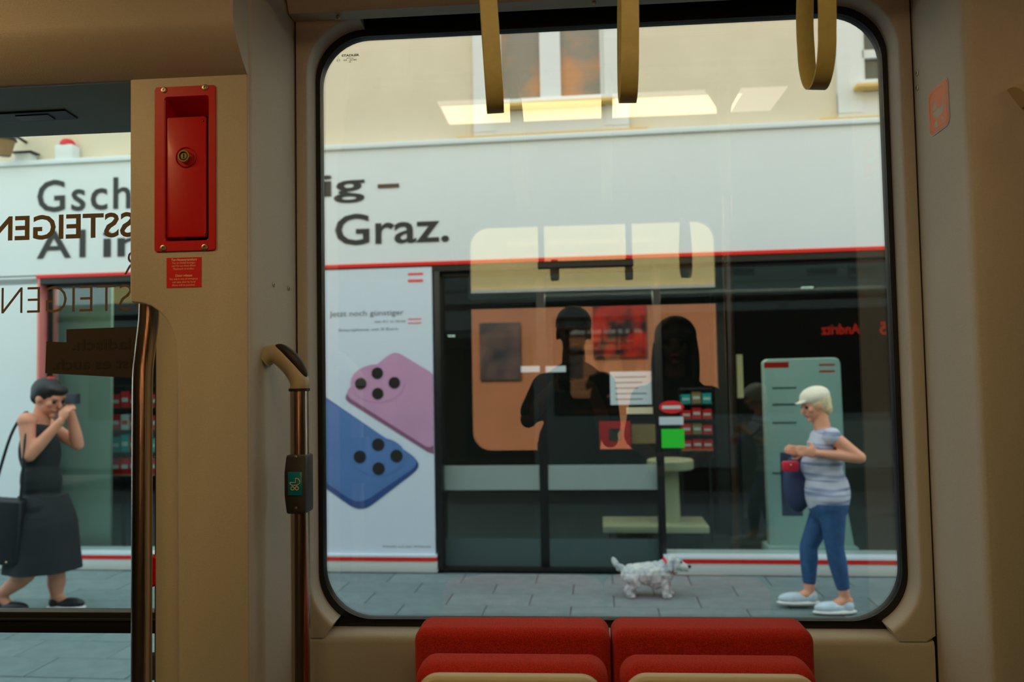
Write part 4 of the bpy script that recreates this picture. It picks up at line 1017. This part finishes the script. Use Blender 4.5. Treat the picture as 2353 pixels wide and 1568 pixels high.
t.part('lamp_glass', MB().lathe([(0.05, 0.02), (0.085, 0.16)], (a.x, -0.12, zT), 'z', 16), M['tan'], smooth=True)
a = S(48, 368, 0.0)
t = Thing('cable_box', (a.x, 0.06, zT), 'small pale cable box on the fascia beside the lantern', 'box', frame=FS)
t.part('body', MB().box(a.x-0.08, a.x+0.07, 0.02, 0.12, zT, zT+0.085), M['base'], bevel=0.01); t.part('lid', MB().box(a.x-0.1, a.x+0.09, 0.01, 0.13, zT+0.085, zT+0.1), M['dframe'])

# ------------------------------------------------------------------ house across the street behind the viewer (lit by the sun, seen in the pane)
t = Thing('facing_house', (0, -9.5, 0), 'sunlit peach and straw coloured house across the street, seen reflected', 'building')
t.part('lower_wall', MB().box(-14, 14, -9.6, -9.0, -0.05, 2.75), M['peach']); t.part('upper_wall', MB().box(-14, 14, -9.6, -9.0, 2.75, 11), M['straw'])
t.part('string_course', MB().box(-14, 14, -9.0, -8.93, 2.70, 2.82), M['wsur'])
for x in (-8, -4.6, 3.6, 7.2):
    for z in (3.9, 7.2):
        wf = t.part('window', MB().box(x-0.65, x+0.65, -9.0, -8.96, z-0.1, z+1.8), M['wsur']); t.part('pane', MB().box(x-0.5, x+0.5, -8.96, -8.95, z, z+1.7), M['wdark'], wf)
v = PR(1148, 812, -8.9)
t = Thing('street_poster', (v.x, -8.93, v.z-0.5), 'grey blurred picture poster on the facing house, reflected left of centre', 'poster')
t.part('sheet', MB().box(v.x-0.28, v.x+0.28, -8.995, -8.97, v.z-0.36, v.z+0.42), mat('grey_poster', rgb(140, 110, 100), .8, scale=3, col2=rgb(60, 60, 70)))
v = PR(1425, 770, -8.9)
t = Thing('street_poster', (v.x, -8.93, v.z-0.5), 'dark poster with a red glow on the facing house, reflected between the two people', 'poster')
t.part('sheet', MB().box(v.x-0.36, v.x+0.36, -8.995, -8.97, v.z-0.30, v.z+0.45), mat('red_poster', rgb(230, 50, 20), .8, scale=2.6, col2=rgb(50, 30, 30), lo=.45, hi=.58))

# ================================================================== PEOPLE
def lerp(a, b, k): return Vector(a)*(1-k)+Vector(b)*k
def hand(mb, wrist, direction, palmn, size=1.0, curl=0.5, side=1):
    """palm and five fingers; direction = along the hand, palmn = out of the palm"""
    d = Vector(direction).normalized(); n = Vector(palmn); n = (n-d*n.dot(d)).normalized(); s_ = d.cross(n)*side
    w = Vector(wrist); R = Matrix((s_, d, n)).transposed()
    mb.ell(w+d*0.045*size, (0.040*size, 0.052*size, 0.015*size), R, 14)
    for i, (off, ln) in enumerate(((-0.029, 0.066), (-0.010, 0.076), (0.010, 0.071), (0.028, 0.056))):
        b = w+d*0.082*size+s_*off*size; p1 = b+(d*math.cos(curl)+n*math.sin(curl))*ln*0.5*size; p2 = p1+(d*math.cos(curl*2.2)+n*math.sin(curl*2.2))*ln*0.5*size
        mb.cap(b, p1, 0.0085*size, 0.008*size, 10); mb.cap(p1, p2, 0.008*size, 0.0066*size, 10)
    b = w+d*0.03*size-s_*0.032*size; p1 = b+(d*0.6-s_*0.75+n*0.35).normalized()*0.034*size; p2 = p1+(d*0.85-s_*0.15+n*0.55).normalized()*0.030*size
    mb.cap(b, p1, 0.0115*size, 0.0095*size, 10); mb.cap(p1, p2, 0.0095*size, 0.0075*size, 10)

def figure(t, J, face, skin, head=0.112, build=1.0, vox=0.0075, shoes=None, fingers=True, palms=None, curl=0.5, bare=True):
    """one continuous body through the joints J; face = unit direction the head looks"""
    f = Vector(face).normalized(); up = (J['head']-J['neck']).normalized(); side = up.cross(f).normalized(); f = side.cross(up)
    RH = Matrix((f, side, up)).transposed(); h = head; hc = J['head']; mb = MB(); B = build
    mb.ell(hc+up*h*0.18-f*h*0.08, (h*0.86, h*0.68, h*0.84), RH, 20)          # skull
    mb.ell(hc+f*h*0.22-up*h*0.30, (h*0.56, h*0.52, h*0.66), RH, 18)          # face and jaw
    mb.ell(hc+f*h*0.62-up*h*0.86, h*0.17)                                    # chin
    mb.cap(hc+f*h*0.76+up*h*0.05, hc+f*h*0.95-up*h*0.26, h*0.08, h*0.13)     # nose
    mb.ell(hc+f*h*0.66+up*h*0.16, (h*0.16, h*0.42, h*0.09), RH, 12)          # brow
    mb.ell(hc+f*h*0.74-up*h*0.52, (h*0.12, h*0.24, h*0.08), RH, 10)          # mouth
    for k in (-1, 1):
        mb.ell(hc+side*k*h*0.70-up*h*0.08-f*h*0.02, (h*0.20, h*0.07, h*0.28), RH, 12)
        mb.ell(hc+side*k*h*0.36+f*h*0.5-up*h*0.2, h*0.2)
    mb.cap(J['neck'], hc-up*h*0.5-f*h*0.12, 0.058*B, 0.052*B)
    sd = (J['sh_l']-J['sh_r']); sd = sd.normalized() if sd.length > 1e-4 else side
    upt = (J['chest']-J['pelvis']).normalized(); fr = sd.cross(upt).normalized(); RT = Matrix((sd, upt.cross(sd), upt)).transposed()
    half = (J['sh_l']-J['sh_r']).length/2
    mb.ell(J['chest'], (half*0.92, 0.105*B, 0.17*B), RT, 20); mb.ell(lerp(J['chest'], J['neck'], .62), (half*0.80, 0.075*B, 0.075*B), RT, 18)
    mb.ell(lerp(J['chest'], J['pelvis'], .5), (0.125*B, 0.095*B, 0.19), RT, 18); mb.ell(J['pelvis'], (0.158*B, 0.112*B, 0.125*B), RT, 20)
    for s_ in ('l', 'r'):
        mb.ell(J['sh_'+s_], 0.056*B); mb.cap(J['sh_'+s_], J['el_'+s_], 0.050*B, 0.038*B); mb.cap(J['el_'+s_], lerp(J['el_'+s_], J['wr_'+s_], .3), 0.040*B, 0.040*B)
        mb.cap(lerp(J['el_'+s_], J['wr_'+s_], .3), J['wr_'+s_], 0.040*B, 0.025*B)
        mb.cap(J['hip_'+s_], J['kn_'+s_], 0.082*B, 0.052*B); mb.cap(J['kn_'+s_], lerp(J['kn_'+s_], J['an_'+s_], .3), 0.052*B, 0.055*B); mb.cap(lerp(J['kn_'+s_], J['an_'+s_], .3), J['an_'+s_], 0.055*B, 0.033*B)
        mb.cap(J['an_'+s_], J['toe_'+s_], 0.036, 0.026); mb.ell(J['an_'+s_]-Vector((0, 0, 0.02))-(J['toe_'+s_]-J['an_'+s_]).normalized()*0.02, 0.032)
        hd = J.get('hd_'+s_, J['wr_'+s_]-J['el_'+s_]); pn = (palms or {}).get(s_, (0, 0, -1)); hand(mb, J['wr_'+s_], hd, pn, 1.0, curl, 1 if s_ == 'l' else -1)
    body = t.part('body', mb, skin, remesh=vox, sm=3)
    for k in (-1, 1):
        t.part('eye', MB().ell(hc+side*k*h*0.30+f*h*0.70+up*h*0.0, h*0.10), M['eye'], smooth=True)
    t.part('mouth', MB().ell(hc+f*h*0.84-up*h*0.52, (h*0.06, h*0.20, h*0.05), RH, 10), M['lip'], smooth=True)
    return RH, RT, f, side, up
def garment_torso(mb, J, RT, B, ex=0.012, low=0.0, half=None):
    hf = (J['sh_l']-J['sh_r']).length/2
    mb.ell(J['chest'], (hf*0.94+ex, 0.105*B+ex*1.2, 0.175*B+ex), RT, 20); mb.ell(lerp(J['chest'], J['neck'], .60), (hf*0.82+ex, 0.075*B+ex, 0.07*B+ex), RT, 18)
    mb.ell(lerp(J['chest'], J['pelvis'], .5), (0.135*B+ex, 0.105*B+ex, 0.20), RT, 18); mb.ell(J['pelvis']+Vector((0, 0, low)), (0.165*B+ex, 0.122*B+ex, 0.13*B), RT, 20)

def shoe(t, an, toe, m=None, name='shoe'):
    an, toe = Vector(an), Vector(toe); d = (toe-an); d.z = 0; d.normalize(); s_ = Vector((-d.y, d.x, 0)); g = min(an.z-0.075, toe.z-0.03)
    R = Matrix((d, s_, Vector((0, 0, 1)))).transposed(); hp_ = Vector((an.x, an.y, g))
    mb = MB(); mb.ell(hp_+d*0.10+Vector((0, 0, 0.045)), (0.115, 0.044, 0.042), R, 18); mb.ell(hp_-d*0.005+Vector((0, 0, 0.055)), (0.05, 0.040, 0.055), R, 16)
    o = t.part(name, mb, m or M['shoe'], remesh=0.008, sm=3)
    t.part('sole', MB().ell(hp_+d*0.075+Vector((0, 0, 0.018)), (0.150, 0.050, 0.020), R, 20), M['sole'], o, smooth=True)

# ---- A: walker in cap and blue jeans
Y0 = 3.87
def A(px, py, dy=0.0): return P(px, py, Y0+dy)
J = dict(head=A(1873, 930), neck=A(1890, 985), chest=A(1893, 1050), pelvis=A(1903, 1155),
         sh_l=A(1912, 1003, -0.15), sh_r=A(1880, 1006, 0.17), el_l=A(1976, 1052, -0.20), el_r=A(1895, 1075, 0.22), wr_l=A(1880, 1042, -0.16), wr_r=A(1850, 1040, 0.05),
         hip_l=A(1912, 1170, -0.07), hip_r=A(1896, 1170, 0.09), kn_l=A(1918, 1262, -0.08), kn_r=A(1858, 1255, 0.09), an_l=A(1943, 1378, -0.07), an_r=A(1860, 1365, 0.07))
J['toe_l'] = Vector((J['an_l'].x-0.13, J['an_l'].y-0.01, 0.03)); J['toe_r'] = Vector((J['an_r'].x-0.13, J['an_r'].y, 0.05))
J['an_l'].z = max(0.085, J['an_l'].z); J['an_r'].z = max(0.10, J['an_r'].z)
J['hd_l'] = Vector((-1, 0.1, 0.15)); J['hd_r'] = Vector((-0.9, -0.4, 0.2))
t = Thing('person', (J['pelvis'].x, Y0, 0), 'person with pale cap, grey striped top and blue jeans walking left past the shop', 'person')
RH, RT, f, sd_, up = figure(t, J, (-1, -0.12, -0.05), M['skin2'], head=0.108, build=0.98, palms={'l': (0, 1, 0), 'r': (0, 1, 0)}, curl=0.45)
mb = MB(); garment_torso(mb, J, RT, 1.0, 0.012, low=0.03)
pe = J['pelvis']; ch = J['chest']
mb.ell(lerp(ch, pe, 0.78), (0.155, 0.15, 0.20), RT, 20); mb.ell(ch-Vector((0.03, 0, 0.06)), (0.14, 0.125, 0.13), RT, 18); mb.cap(J['sh_l'], lerp(J['sh_l'], J['el_l'], .06), 0.062, 0.056); mb.cap(J['sh_r'], lerp(J['sh_r'], J['el_r'], .06), 0.062, 0.056)
t.part('top', mb, M['top_s'], remesh=0.010, sm=6)
mb = MB(); mb.ell(pe-Vector((0, 0, 0.02)), (0.168, 0.128, 0.14), RT, 20)
for s_ in 'lr':
    mb.cap(J['hip_'+s_], J['kn_'+s_], 0.092, 0.060); ka = lerp(J['kn_'+s_], J['an_'+s_], .74); mb.cap(J['kn_'+s_], lerp(J['kn_'+s_], ka, .35), 0.060, 0.062); mb.cap(lerp(J['kn_'+s_], ka, .35), ka, 0.062, 0.045)
t.part('jeans', mb, M['jeans'], remesh=0.010, sm=5)
hc = J['head']; h = 0.108
mb = MB(); mb.ell(hc+up*h*0.20-f*h*0.22, (h*0.86, h*0.80, h*0.86), RH, 20); mb.ell(hc-up*h*0.30-f*h*0.52, (h*0.46, h*0.66, h*0.60), RH, 18)
t.part('hair', mb, M['hair_w'], remesh=0.010, sm=3)
mb = MB(); mb.ell(hc+up*h*0.50-f*h*0.12, (h*0.98, h*0.84, h*0.66), RH, 20); mb.ell(hc+up*h*0.36+f*h*0.85, (h*0.46, h*0.55, h*0.07), RH, 16)
t.part('cap', mb, M['cap_w'], remesh=0.009, sm=3)
shoe(t, J['an_l'], J['toe_l']); shoe(t, J['an_r'], J['toe_r'])
bc = A(1822, 1118, 0.10)
T = Thing('shoulder_bag', (bc.x, bc.y, bc.z-0.18), 'navy blue bag carried in front of the walker in the pale cap', 'bag')
T.part('bag_body', MB().ell(bc+Vector((0.03, 0, 0.02)), (0.10, 0.075, 0.20), None, 18), M['navy'], smooth=True)
T.part('bag_strap', MB().tube(smooth_path([bc+Vector((0.03, 0, 0.18)), J['sh_r']+Vector((-0.08, 0, -0.08)), J['sh_r']+Vector((0.0, 0, 0.062))], 6), 0.010, 8), M['navy'], smooth=True)
bc = A(1816, 1072, -0.02)
T = Thing('red_purse', (bc.x, bc.y, bc.z-0.03), 'small red purse on top of the navy bag of the walker', 'purse')
T.part('purse_body', MB().box(bc.x-0.055, bc.x+0.055, bc.y-0.02, bc.y+0.02, bc.z-0.035, bc.z+0.035), M['redb'], bevel=0.012); T.part('clasp', MB().ell(bc+Vector((0, -0.021, 0.01)), 0.007), M['brass'], smooth=True)

# ---- dog
dgx = P(1492, 1350, 4.2); DY = 4.20
def Dg(px, py, dy=0.0): return P(px, py, DY+dy)
g0 = G_ = None
t = Thing('dog', (P(1492, 1330, DY).x, DY, 0), 'small shaggy white dog standing on the pavement before the entrance', 'dog')
sh = P(1492, 1300, DY); zb0_ = 0.0
mb = MB(); X = lambda px: P(px, 1300, DY).x
Z = lambda py: max(0.0, P(1492, py, DY).z - P(1492, 1350, DY).z)
c0 = Vector((X(1448), DY, Z(1297))); c1 = Vector((X(1522), DY, Z(1293)))
mb.cap(c0, c1, 0.072, 0.084); mb.ell(lerp(c0, c1, .8)-Vector((0, 0, 0.02)), (0.09, 0.078, 0.095))
hd = Vector((X(1546), DY-0.02, Z(1272))); mb.cap(c1+Vector((0.02, 0, 0.03)), hd, 0.065, 0.062); mb.ell(hd, (0.070, 0.062, 0.066)); mb.cap(hd+Vector((0.04, 0, -0.012)), hd+Vector((0.085, -0.005, -0.025)), 0.038, 0.027)
for k in (-1, 1): mb.cap(hd+Vector((-0.02, k*0.045, 0.035)), hd+Vector((-0.035, k*0.07, -0.02)), 0.026, 0.018)
tl = [c0+Vector((-0.05, 0, 0.03)), c0+Vector((-0.10, 0, 0.07)), c0+Vector((-0.12, 0, 0.11))]; mb.cap(tl[0], tl[1], 0.026, 0.024); mb.cap(tl[1], tl[2], 0.024, 0.014)
for dx, k in ((0.0, -1), (0.025, 1)):
    fx_ = X(1525)+dx; top = Vector((fx_-0.005, DY+k*0.045, 0.13)); wr = Vector((fx_+0.004, DY+k*0.045, 0.06)); ft = Vector((fx_+0.004, DY+k*0.045, 0.022)); mb.cap(top, wr, 0.036, 0.028); mb.cap(wr, ft, 0.028, 0.024); mb.ell(ft+Vector((0.016, 0, -0.004)), (0.032, 0.024, 0.018))
    rx2 = X(1450)+dx; hip = Vector((rx2-0.005, DY+k*0.045, 0.15)); kn = Vector((rx2+0.022, DY+k*0.047, 0.115)); hk = Vector((rx2-0.026, DY+k*0.045, 0.072)); ft = Vector((rx2-0.018, DY+k*0.045, 0.022))
    mb.cap(hip, kn, 0.050, 0.038); mb.cap(kn, hk, 0.036, 0.026); mb.cap(hk, ft, 0.026, 0.023); mb.ell(ft+Vector((0.014, 0, -0.004)), (0.032, 0.024, 0.018))
o = t.part('body', mb, M['fur'], remesh=0.006, sm=2)
for v_ in o.data.vertices:
    p = v_.co; n_ = v_.normal; k = noise.noise(Vector((p.x*55, p.y*55, p.z*22)))*0.011; v_.co = p+n_*k+Vector((0, 0, -abs(k)*0.6)) if p.z+t.base.z > 0.03 else p
for k in (-1, 1): t.part('eye', MB().ell(hd+Vector((0.055, k*0.026, 0.016)), 0.008), M['eye'], smooth=True)
t.part('nose', MB().ell(hd+Vector((0.115, -0.005, -0.020)), 0.013), M['eye'], smooth=True)
t.part('collar', MB().lathe([(0.070, -0.009), (0.073, 0.0), (0.070, 0.009)], (0, 0, 0), 'x', 20), M['redcard'], smooth=True)
t.o.children[-1].location = Vector((0, 0, 0))
for o in t.o.children:
    if o.name.startswith('collar'):
        for v_ in o.data.vertices: v_.co = Matrix.Rotation(-0.6, 3, 'Y') @ (v_.co+t.base) - t.base + lerp(c1+Vector((0.02, 0, 0.03)), hd, .5)

# ---- B: woman in black dress, at the left
Y1 = 3.74
def Bp(px, py, dy=0.0): return P(px, py, Y1+dy)
J = dict(head=Bp(112, 915), neck=Bp(92, 975), chest=Bp(92, 1040), pelvis=Bp(98, 1170),
         sh_l=Bp(104, 975, 0.17), sh_r=Bp(62, 968, -0.14), el_l=Bp(178, 1022, 0.15), el_r=Bp(66, 1048, -0.17), wr_l=Bp(163, 948, 0.06), wr_r=Bp(140, 968, -0.10),
         hip_l=Bp(115, 1190, 0.08), hip_r=Bp(84, 1190, -0.08), kn_l=Bp(130, 1325, 0.08), kn_r=Bp(62, 1320, -0.08))
J['an_l'] = Vector((J['kn_l'].x+0.0, Y1+0.08, 0.095)); J['an_r'] = Vector((J['kn_r'].x-0.20, Y1-0.08, 0.15))
J['toe_l'] = J['an_l']+Vector((0.13, 0, -0.06)); J['toe_r'] = J['an_r']+Vector((0.10, 0, -0.10))
J['hd_l'] = Vector((-0.15, -0.05, 1)); J['hd_r'] = Vector((0.45, 0.1, 1))
t = Thing('person', (J['pelvis'].x, Y1, 0), 'person in a sleeveless black dress with short dark hair, hands raised to face', 'person')
RH, RT, f, sd_, up = figure(t, J, (1, -0.15, -0.02), M['skin'], head=0.126, build=1.12, palms={'l': (-0.4, -1, 0), 'r': (0.3, 1, 0)}, curl=0.6)
mb = MB(); garment_torso(mb, J, RT, 1.13, 0.012)
t.part('dress_top', mb, M['dress'], remesh=0.010, sm=5)
pe = J['pelvis']; hz = Bp(110, 1308).z; mb = MB(); n = 40; rings = []
for k in range(9):
    q = k/8; z = pe.z+0.10-(pe.z+0.10-hz)*q; cx_ = pe.x+0.005+0.005*q
    wq = min(1, q*3.2); rx_, ry_ = 0.160+0.045*wq+0.045*q, 0.155+0.045*wq+0.04*q
    rings.append([(cx_+(rx_+0.010*q*math.sin(i*7*2*math.pi/n))*math.cos(i*2*math.pi/n), Y1+(ry_+0.010*q*math.sin(i*7*2*math.pi/n))*math.sin(i*2*math.pi/n), z) for i in range(n)])
for a_, b2 in zip(rings[:-1], rings[1:]): ringfaces(mb, a_, b2)
mb.add(rings[0], [list(range(n))]); t.part('skirt', mb, M['dress'], smooth=True, angle=0)
hc = J['head']; h = 0.126
mb = MB(); mb.ell(hc+up*h*0.34-f*h*0.20, (h*0.92, h*0.82, h*0.82), RH, 20); mb.ell(hc-f*h*0.55-up*h*0.05, (h*0.46, h*0.62, h*0.56), RH, 18); mb.ell(hc+up*h*0.62+f*h*0.40, (h*0.5, h*0.62, h*0.34), RH, 16)
t.part('hair', mb, M['hair_d'], remesh=0.010, sm=3)
t.part('hair_band', MB().ell(hc+up*h*1.08-f*h*0.25, (h*0.20, h*0.3, h*0.10), RH, 12), M['redcard'], smooth=True)
shoe(t, J['an_l'], J['toe_l'], M['bag']); shoe(t, J['an_r']+Vector((0, 0, -0.02)), J['toe_r'], M['bag'])
pc_ = Bp(168, 917, -0.02)
T = Thing('smartphone', (pc_.x, pc_.y, pc_.z-0.03), 'dark phone held up before the face of the person in black', 'phone')
T.part('phone_case', MB().box(pc_.x-0.006, pc_.x+0.006, pc_.y-0.078, pc_.y+0.078, pc_.z-0.036, pc_.z+0.036), M['phonebody'], bevel=0.004); T.part('camera_lens', MB().lathe([(0.008, 0), (0.008, 0.003), (0.001, 0.003)], (pc_.x+0.006, pc_.y+0.05, pc_.z+0.02), 'x', 14), M['lens'], smooth=True)
bc = Bp(18, 1215, -0.20)
T = Thing('handbag', (bc.x, bc.y, bc.z-0.24), 'large black handbag hanging at the left side of the person in black', 'bag')
T.part('bag_body', MB().prism([(bc.x-0.20, bc.z-0.24), (bc.x+0.10, bc.z-0.25), (bc.x+0.12, bc.z+0.20), (bc.x-0.17, bc.z+0.22)], bc.y-0.05, bc.y+0.06), M['bag'], bevel=0.03, segs=4)
T.part('bag_strap', MB().tube(smooth_path([bc+Vector((-0.12, 0, 0.2)), J['sh_r']+Vector((-0.09, -0.04, -0.1)), J['sh_r']+Vector((0, 0, 0.062)), J['sh_r']+Vector((0.03, -0.06, -0.15)), bc+Vector((0.09, 0, 0.19))], 6), 0.010, 8), M['bag'], smooth=True)
v = Bp(15, 1308, -0.25); T.part('clasp', MB().ell((v.x, bc.y-0.052, bc.z-0.22), 0.008), M['brass'], smooth=True)

# ---- C: the photographer, seen reflected
Y2 = -1.98
def C_(px, py, dy=0.0): return PR(px, py, Y2+dy)
hx = C_(1318, 765)
J = dict(head=hx, neck=C_(1318, 838), chest=C_(1316, 920, 0.0), pelvis=C_(1300, 1120), sh_l=C_(1252, 888), sh_r=C_(1385, 885),
         el_l=C_(1214, 965, 0.04), el_r=C_(1402, 1010, 0.05), hip_l=C_(1270, 1130), hip_r=C_(1335, 1130))
J['wr_l'] = Vector((-0.085, -1.885, 1.575)); J['wr_r'] = Vector((0.090, -1.885, 1.570))
px_l, px_r = J['hip_l'].x, J['hip_r'].x
J['kn_l'] = Vector((px_l-0.01, Y2+0.02, 0.76)); J['kn_r'] = Vector((px_r+0.01, Y2+0.02, 0.76)); J['an_l'] = Vector((px_l-0.02, Y2, 0.39)); J['an_r'] = Vector((px_r+0.02, Y2, 0.39))
J['toe_l'] = J['an_l']+Vector((-0.02, 0.13, -0.06)); J['toe_r'] = J['an_r']+Vector((0.02, 0.13, -0.06)); J['hd_l'] = Vector((0.45, 0.5, 0.35)); J['hd_r'] = Vector((-0.45, 0.5, 0.35))
t = Thing('person', (J['pelvis'].x, Y2, 0.3), 'photographer with short hair and dark T-shirt, a black silhouette reflected in the pane', 'person')
J['sh_l'], J['sh_r'] = J['sh_r'], J['sh_l']; 
for k in ('el', 'wr', 'hip', 'kn', 'an', 'toe', 'hd'): J[k+'_l'], J[k+'_r'] = J[k+'_r'], J[k+'_l']
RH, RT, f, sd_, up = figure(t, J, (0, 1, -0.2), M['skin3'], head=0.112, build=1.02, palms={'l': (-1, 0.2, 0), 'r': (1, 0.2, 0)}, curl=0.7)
mb = MB(); garment_torso(mb, J, RT, 1.04, 0.014)
for s_ in 'lr': mb.cap(J['sh_'+s_], lerp(J['sh_'+s_], J['el_'+s_], .75), 0.066, 0.062)
t.part('shirt', mb, M['shirt'], remesh=0.011, sm=5)
mb = MB(); mb.ell(J['pelvis']-Vector((0, 0, 0.02)), (0.18, 0.135, 0.14), RT, 20)
for s_ in 'lr': mb.cap(J['hip_'+s_], J['kn_'+s_], 0.095, 0.066); mb.cap(J['kn_'+s_], J['an_'+s_], 0.066, 0.050)
t.part('trousers', mb, M['shirt'], remesh=0.012, sm=5)
h = 0.112; hc = J['head']; mb = MB(); mb.ell(hc+up*h*0.40-f*h*0.12, (h*0.94, h*0.80, h*0.80), RH, 20); mb.ell(hc-f*h*0.45, (h*0.5, h*0.66, h*0.6), RH, 16)
t.part('hair', mb, M['hair_d'], remesh=0.011, sm=3)
shoe(t, J['an_l'], J['toe_l'], M['bag']); shoe(t, J['an_r'], J['toe_r'], M['bag'])
T = Thing('photo_camera', (0, -1.80, 1.58), 'black camera held at chest height by the photographer in the pane', 'camera')
T.part('camera_body', MB().box(-0.062, 0.062, -1.835, -1.80, 1.585, 1.660), M['bag'], bevel=0.006); T.part('lens_barrel', MB().lathe([(0.030, -1.80), (0.030, -1.765), (0.027, -1.762), (0.022, -1.775), (0.001, -1.78)], (0, 0, 1.62), 'y', 24), M['bag'], smooth=True, angle=40)

# ---- D: long-haired passenger, seen reflected
Y3 = -2.02
def D_(px, py, dy=0.0): return PR(px, py, Y3+dy)
J = dict(head=D_(1552, 790), neck=D_(1552, 865), chest=D_(1550, 950), pelvis=D_(1545, 1130), sh_l=D_(1632, 915), sh_r=D_(1478, 915), hip_l=D_(1578, 1140), hip_r=D_(1512, 1140))
J['el_l'] = D_(1640, 1030, 0.02); J['el_r'] = D_(1455, 1010, 0.02); J['wr_l'] = D_(1570, 1075, 0.20); J['wr_r'] = D_(1500, 1050, 0.2)
J['kn_l'] = Vector((J['hip_l'].x, Y3+0.02, 0.76)); J['kn_r'] = Vector((J['hip_r'].x, Y3+0.02, 0.76)); J['an_l'] = Vector((J['hip_l'].x+.01, Y3, 0.39)); J['an_r'] = Vector((J['hip_r'].x-.01, Y3, 0.39))
J['toe_l'] = J['an_l']+Vector((0.03, 0.13, -0.06)); J['toe_r'] = J['an_r']+Vector((-0.03, 0.13, -0.06)); J['hd_l'] = Vector((-0.7, 0.5, 0.1)); J['hd_r'] = Vector((0.7, 0.5, 0.1))
for k in ('sh', 'el', 'wr', 'hip', 'kn', 'an', 'toe', 'hd'): J[k+'_l'], J[k+'_r'] = J[k+'_r'], J[k+'_l']
t = Thing('person', (J['pelvis'].x, Y3, 0.3), 'passenger with long dark hair and dark clothes, reflected beside the photographer', 'person')
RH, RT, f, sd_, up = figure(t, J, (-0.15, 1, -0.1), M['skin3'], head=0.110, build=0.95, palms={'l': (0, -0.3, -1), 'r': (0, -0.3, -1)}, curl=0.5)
mb = MB(); garment_torso(mb, J, RT, 0.98, 0.014)
for s_ in 'lr': mb.cap(J['sh_'+s_], lerp(J['sh_'+s_], J['el_'+s_], .9), 0.062, 0.052)
t.part('blouse', mb, M['shirt'], remesh=0.011, sm=5)
mb = MB(); mb.ell(J['pelvis']-Vector((0, 0, 0.02)), (0.175, 0.13, 0.14), RT, 20)
for s_ in 'lr': mb.cap(J['hip_'+s_], J['kn_'+s_], 0.092, 0.062); mb.cap(J['kn_'+s_], J['an_'+s_], 0.062, 0.048)
t.part('trousers', mb, M['shirt'], remesh=0.012, sm=5)
h = 0.110; hc = J['head']; mb = MB(); mb.ell(hc+up*h*0.34-f*h*0.15, (h*0.98, h*0.94, h*0.92), RH, 20)
mb.ell(hc-f*h*0.45-up*h*0.9, (h*0.55, h*1.0, h*1.2), RH, 18); mb.ell(hc-f*h*0.45-up*h*2.2, (h*0.48, h*1.08, h*1.3), RH, 18)
for k in (-1, 1): mb.ell(hc+sd_*k*h*0.80-up*h*1.1, (h*0.42, h*0.26, h*1.5), RH, 16)
t.part('hair', mb, M['hair_d'], remesh=0.011, sm=3)
shoe(t, J['an_l'], J['toe_l'], M['bag']); shoe(t, J['an_r'], J['toe_r'], M['bag'])
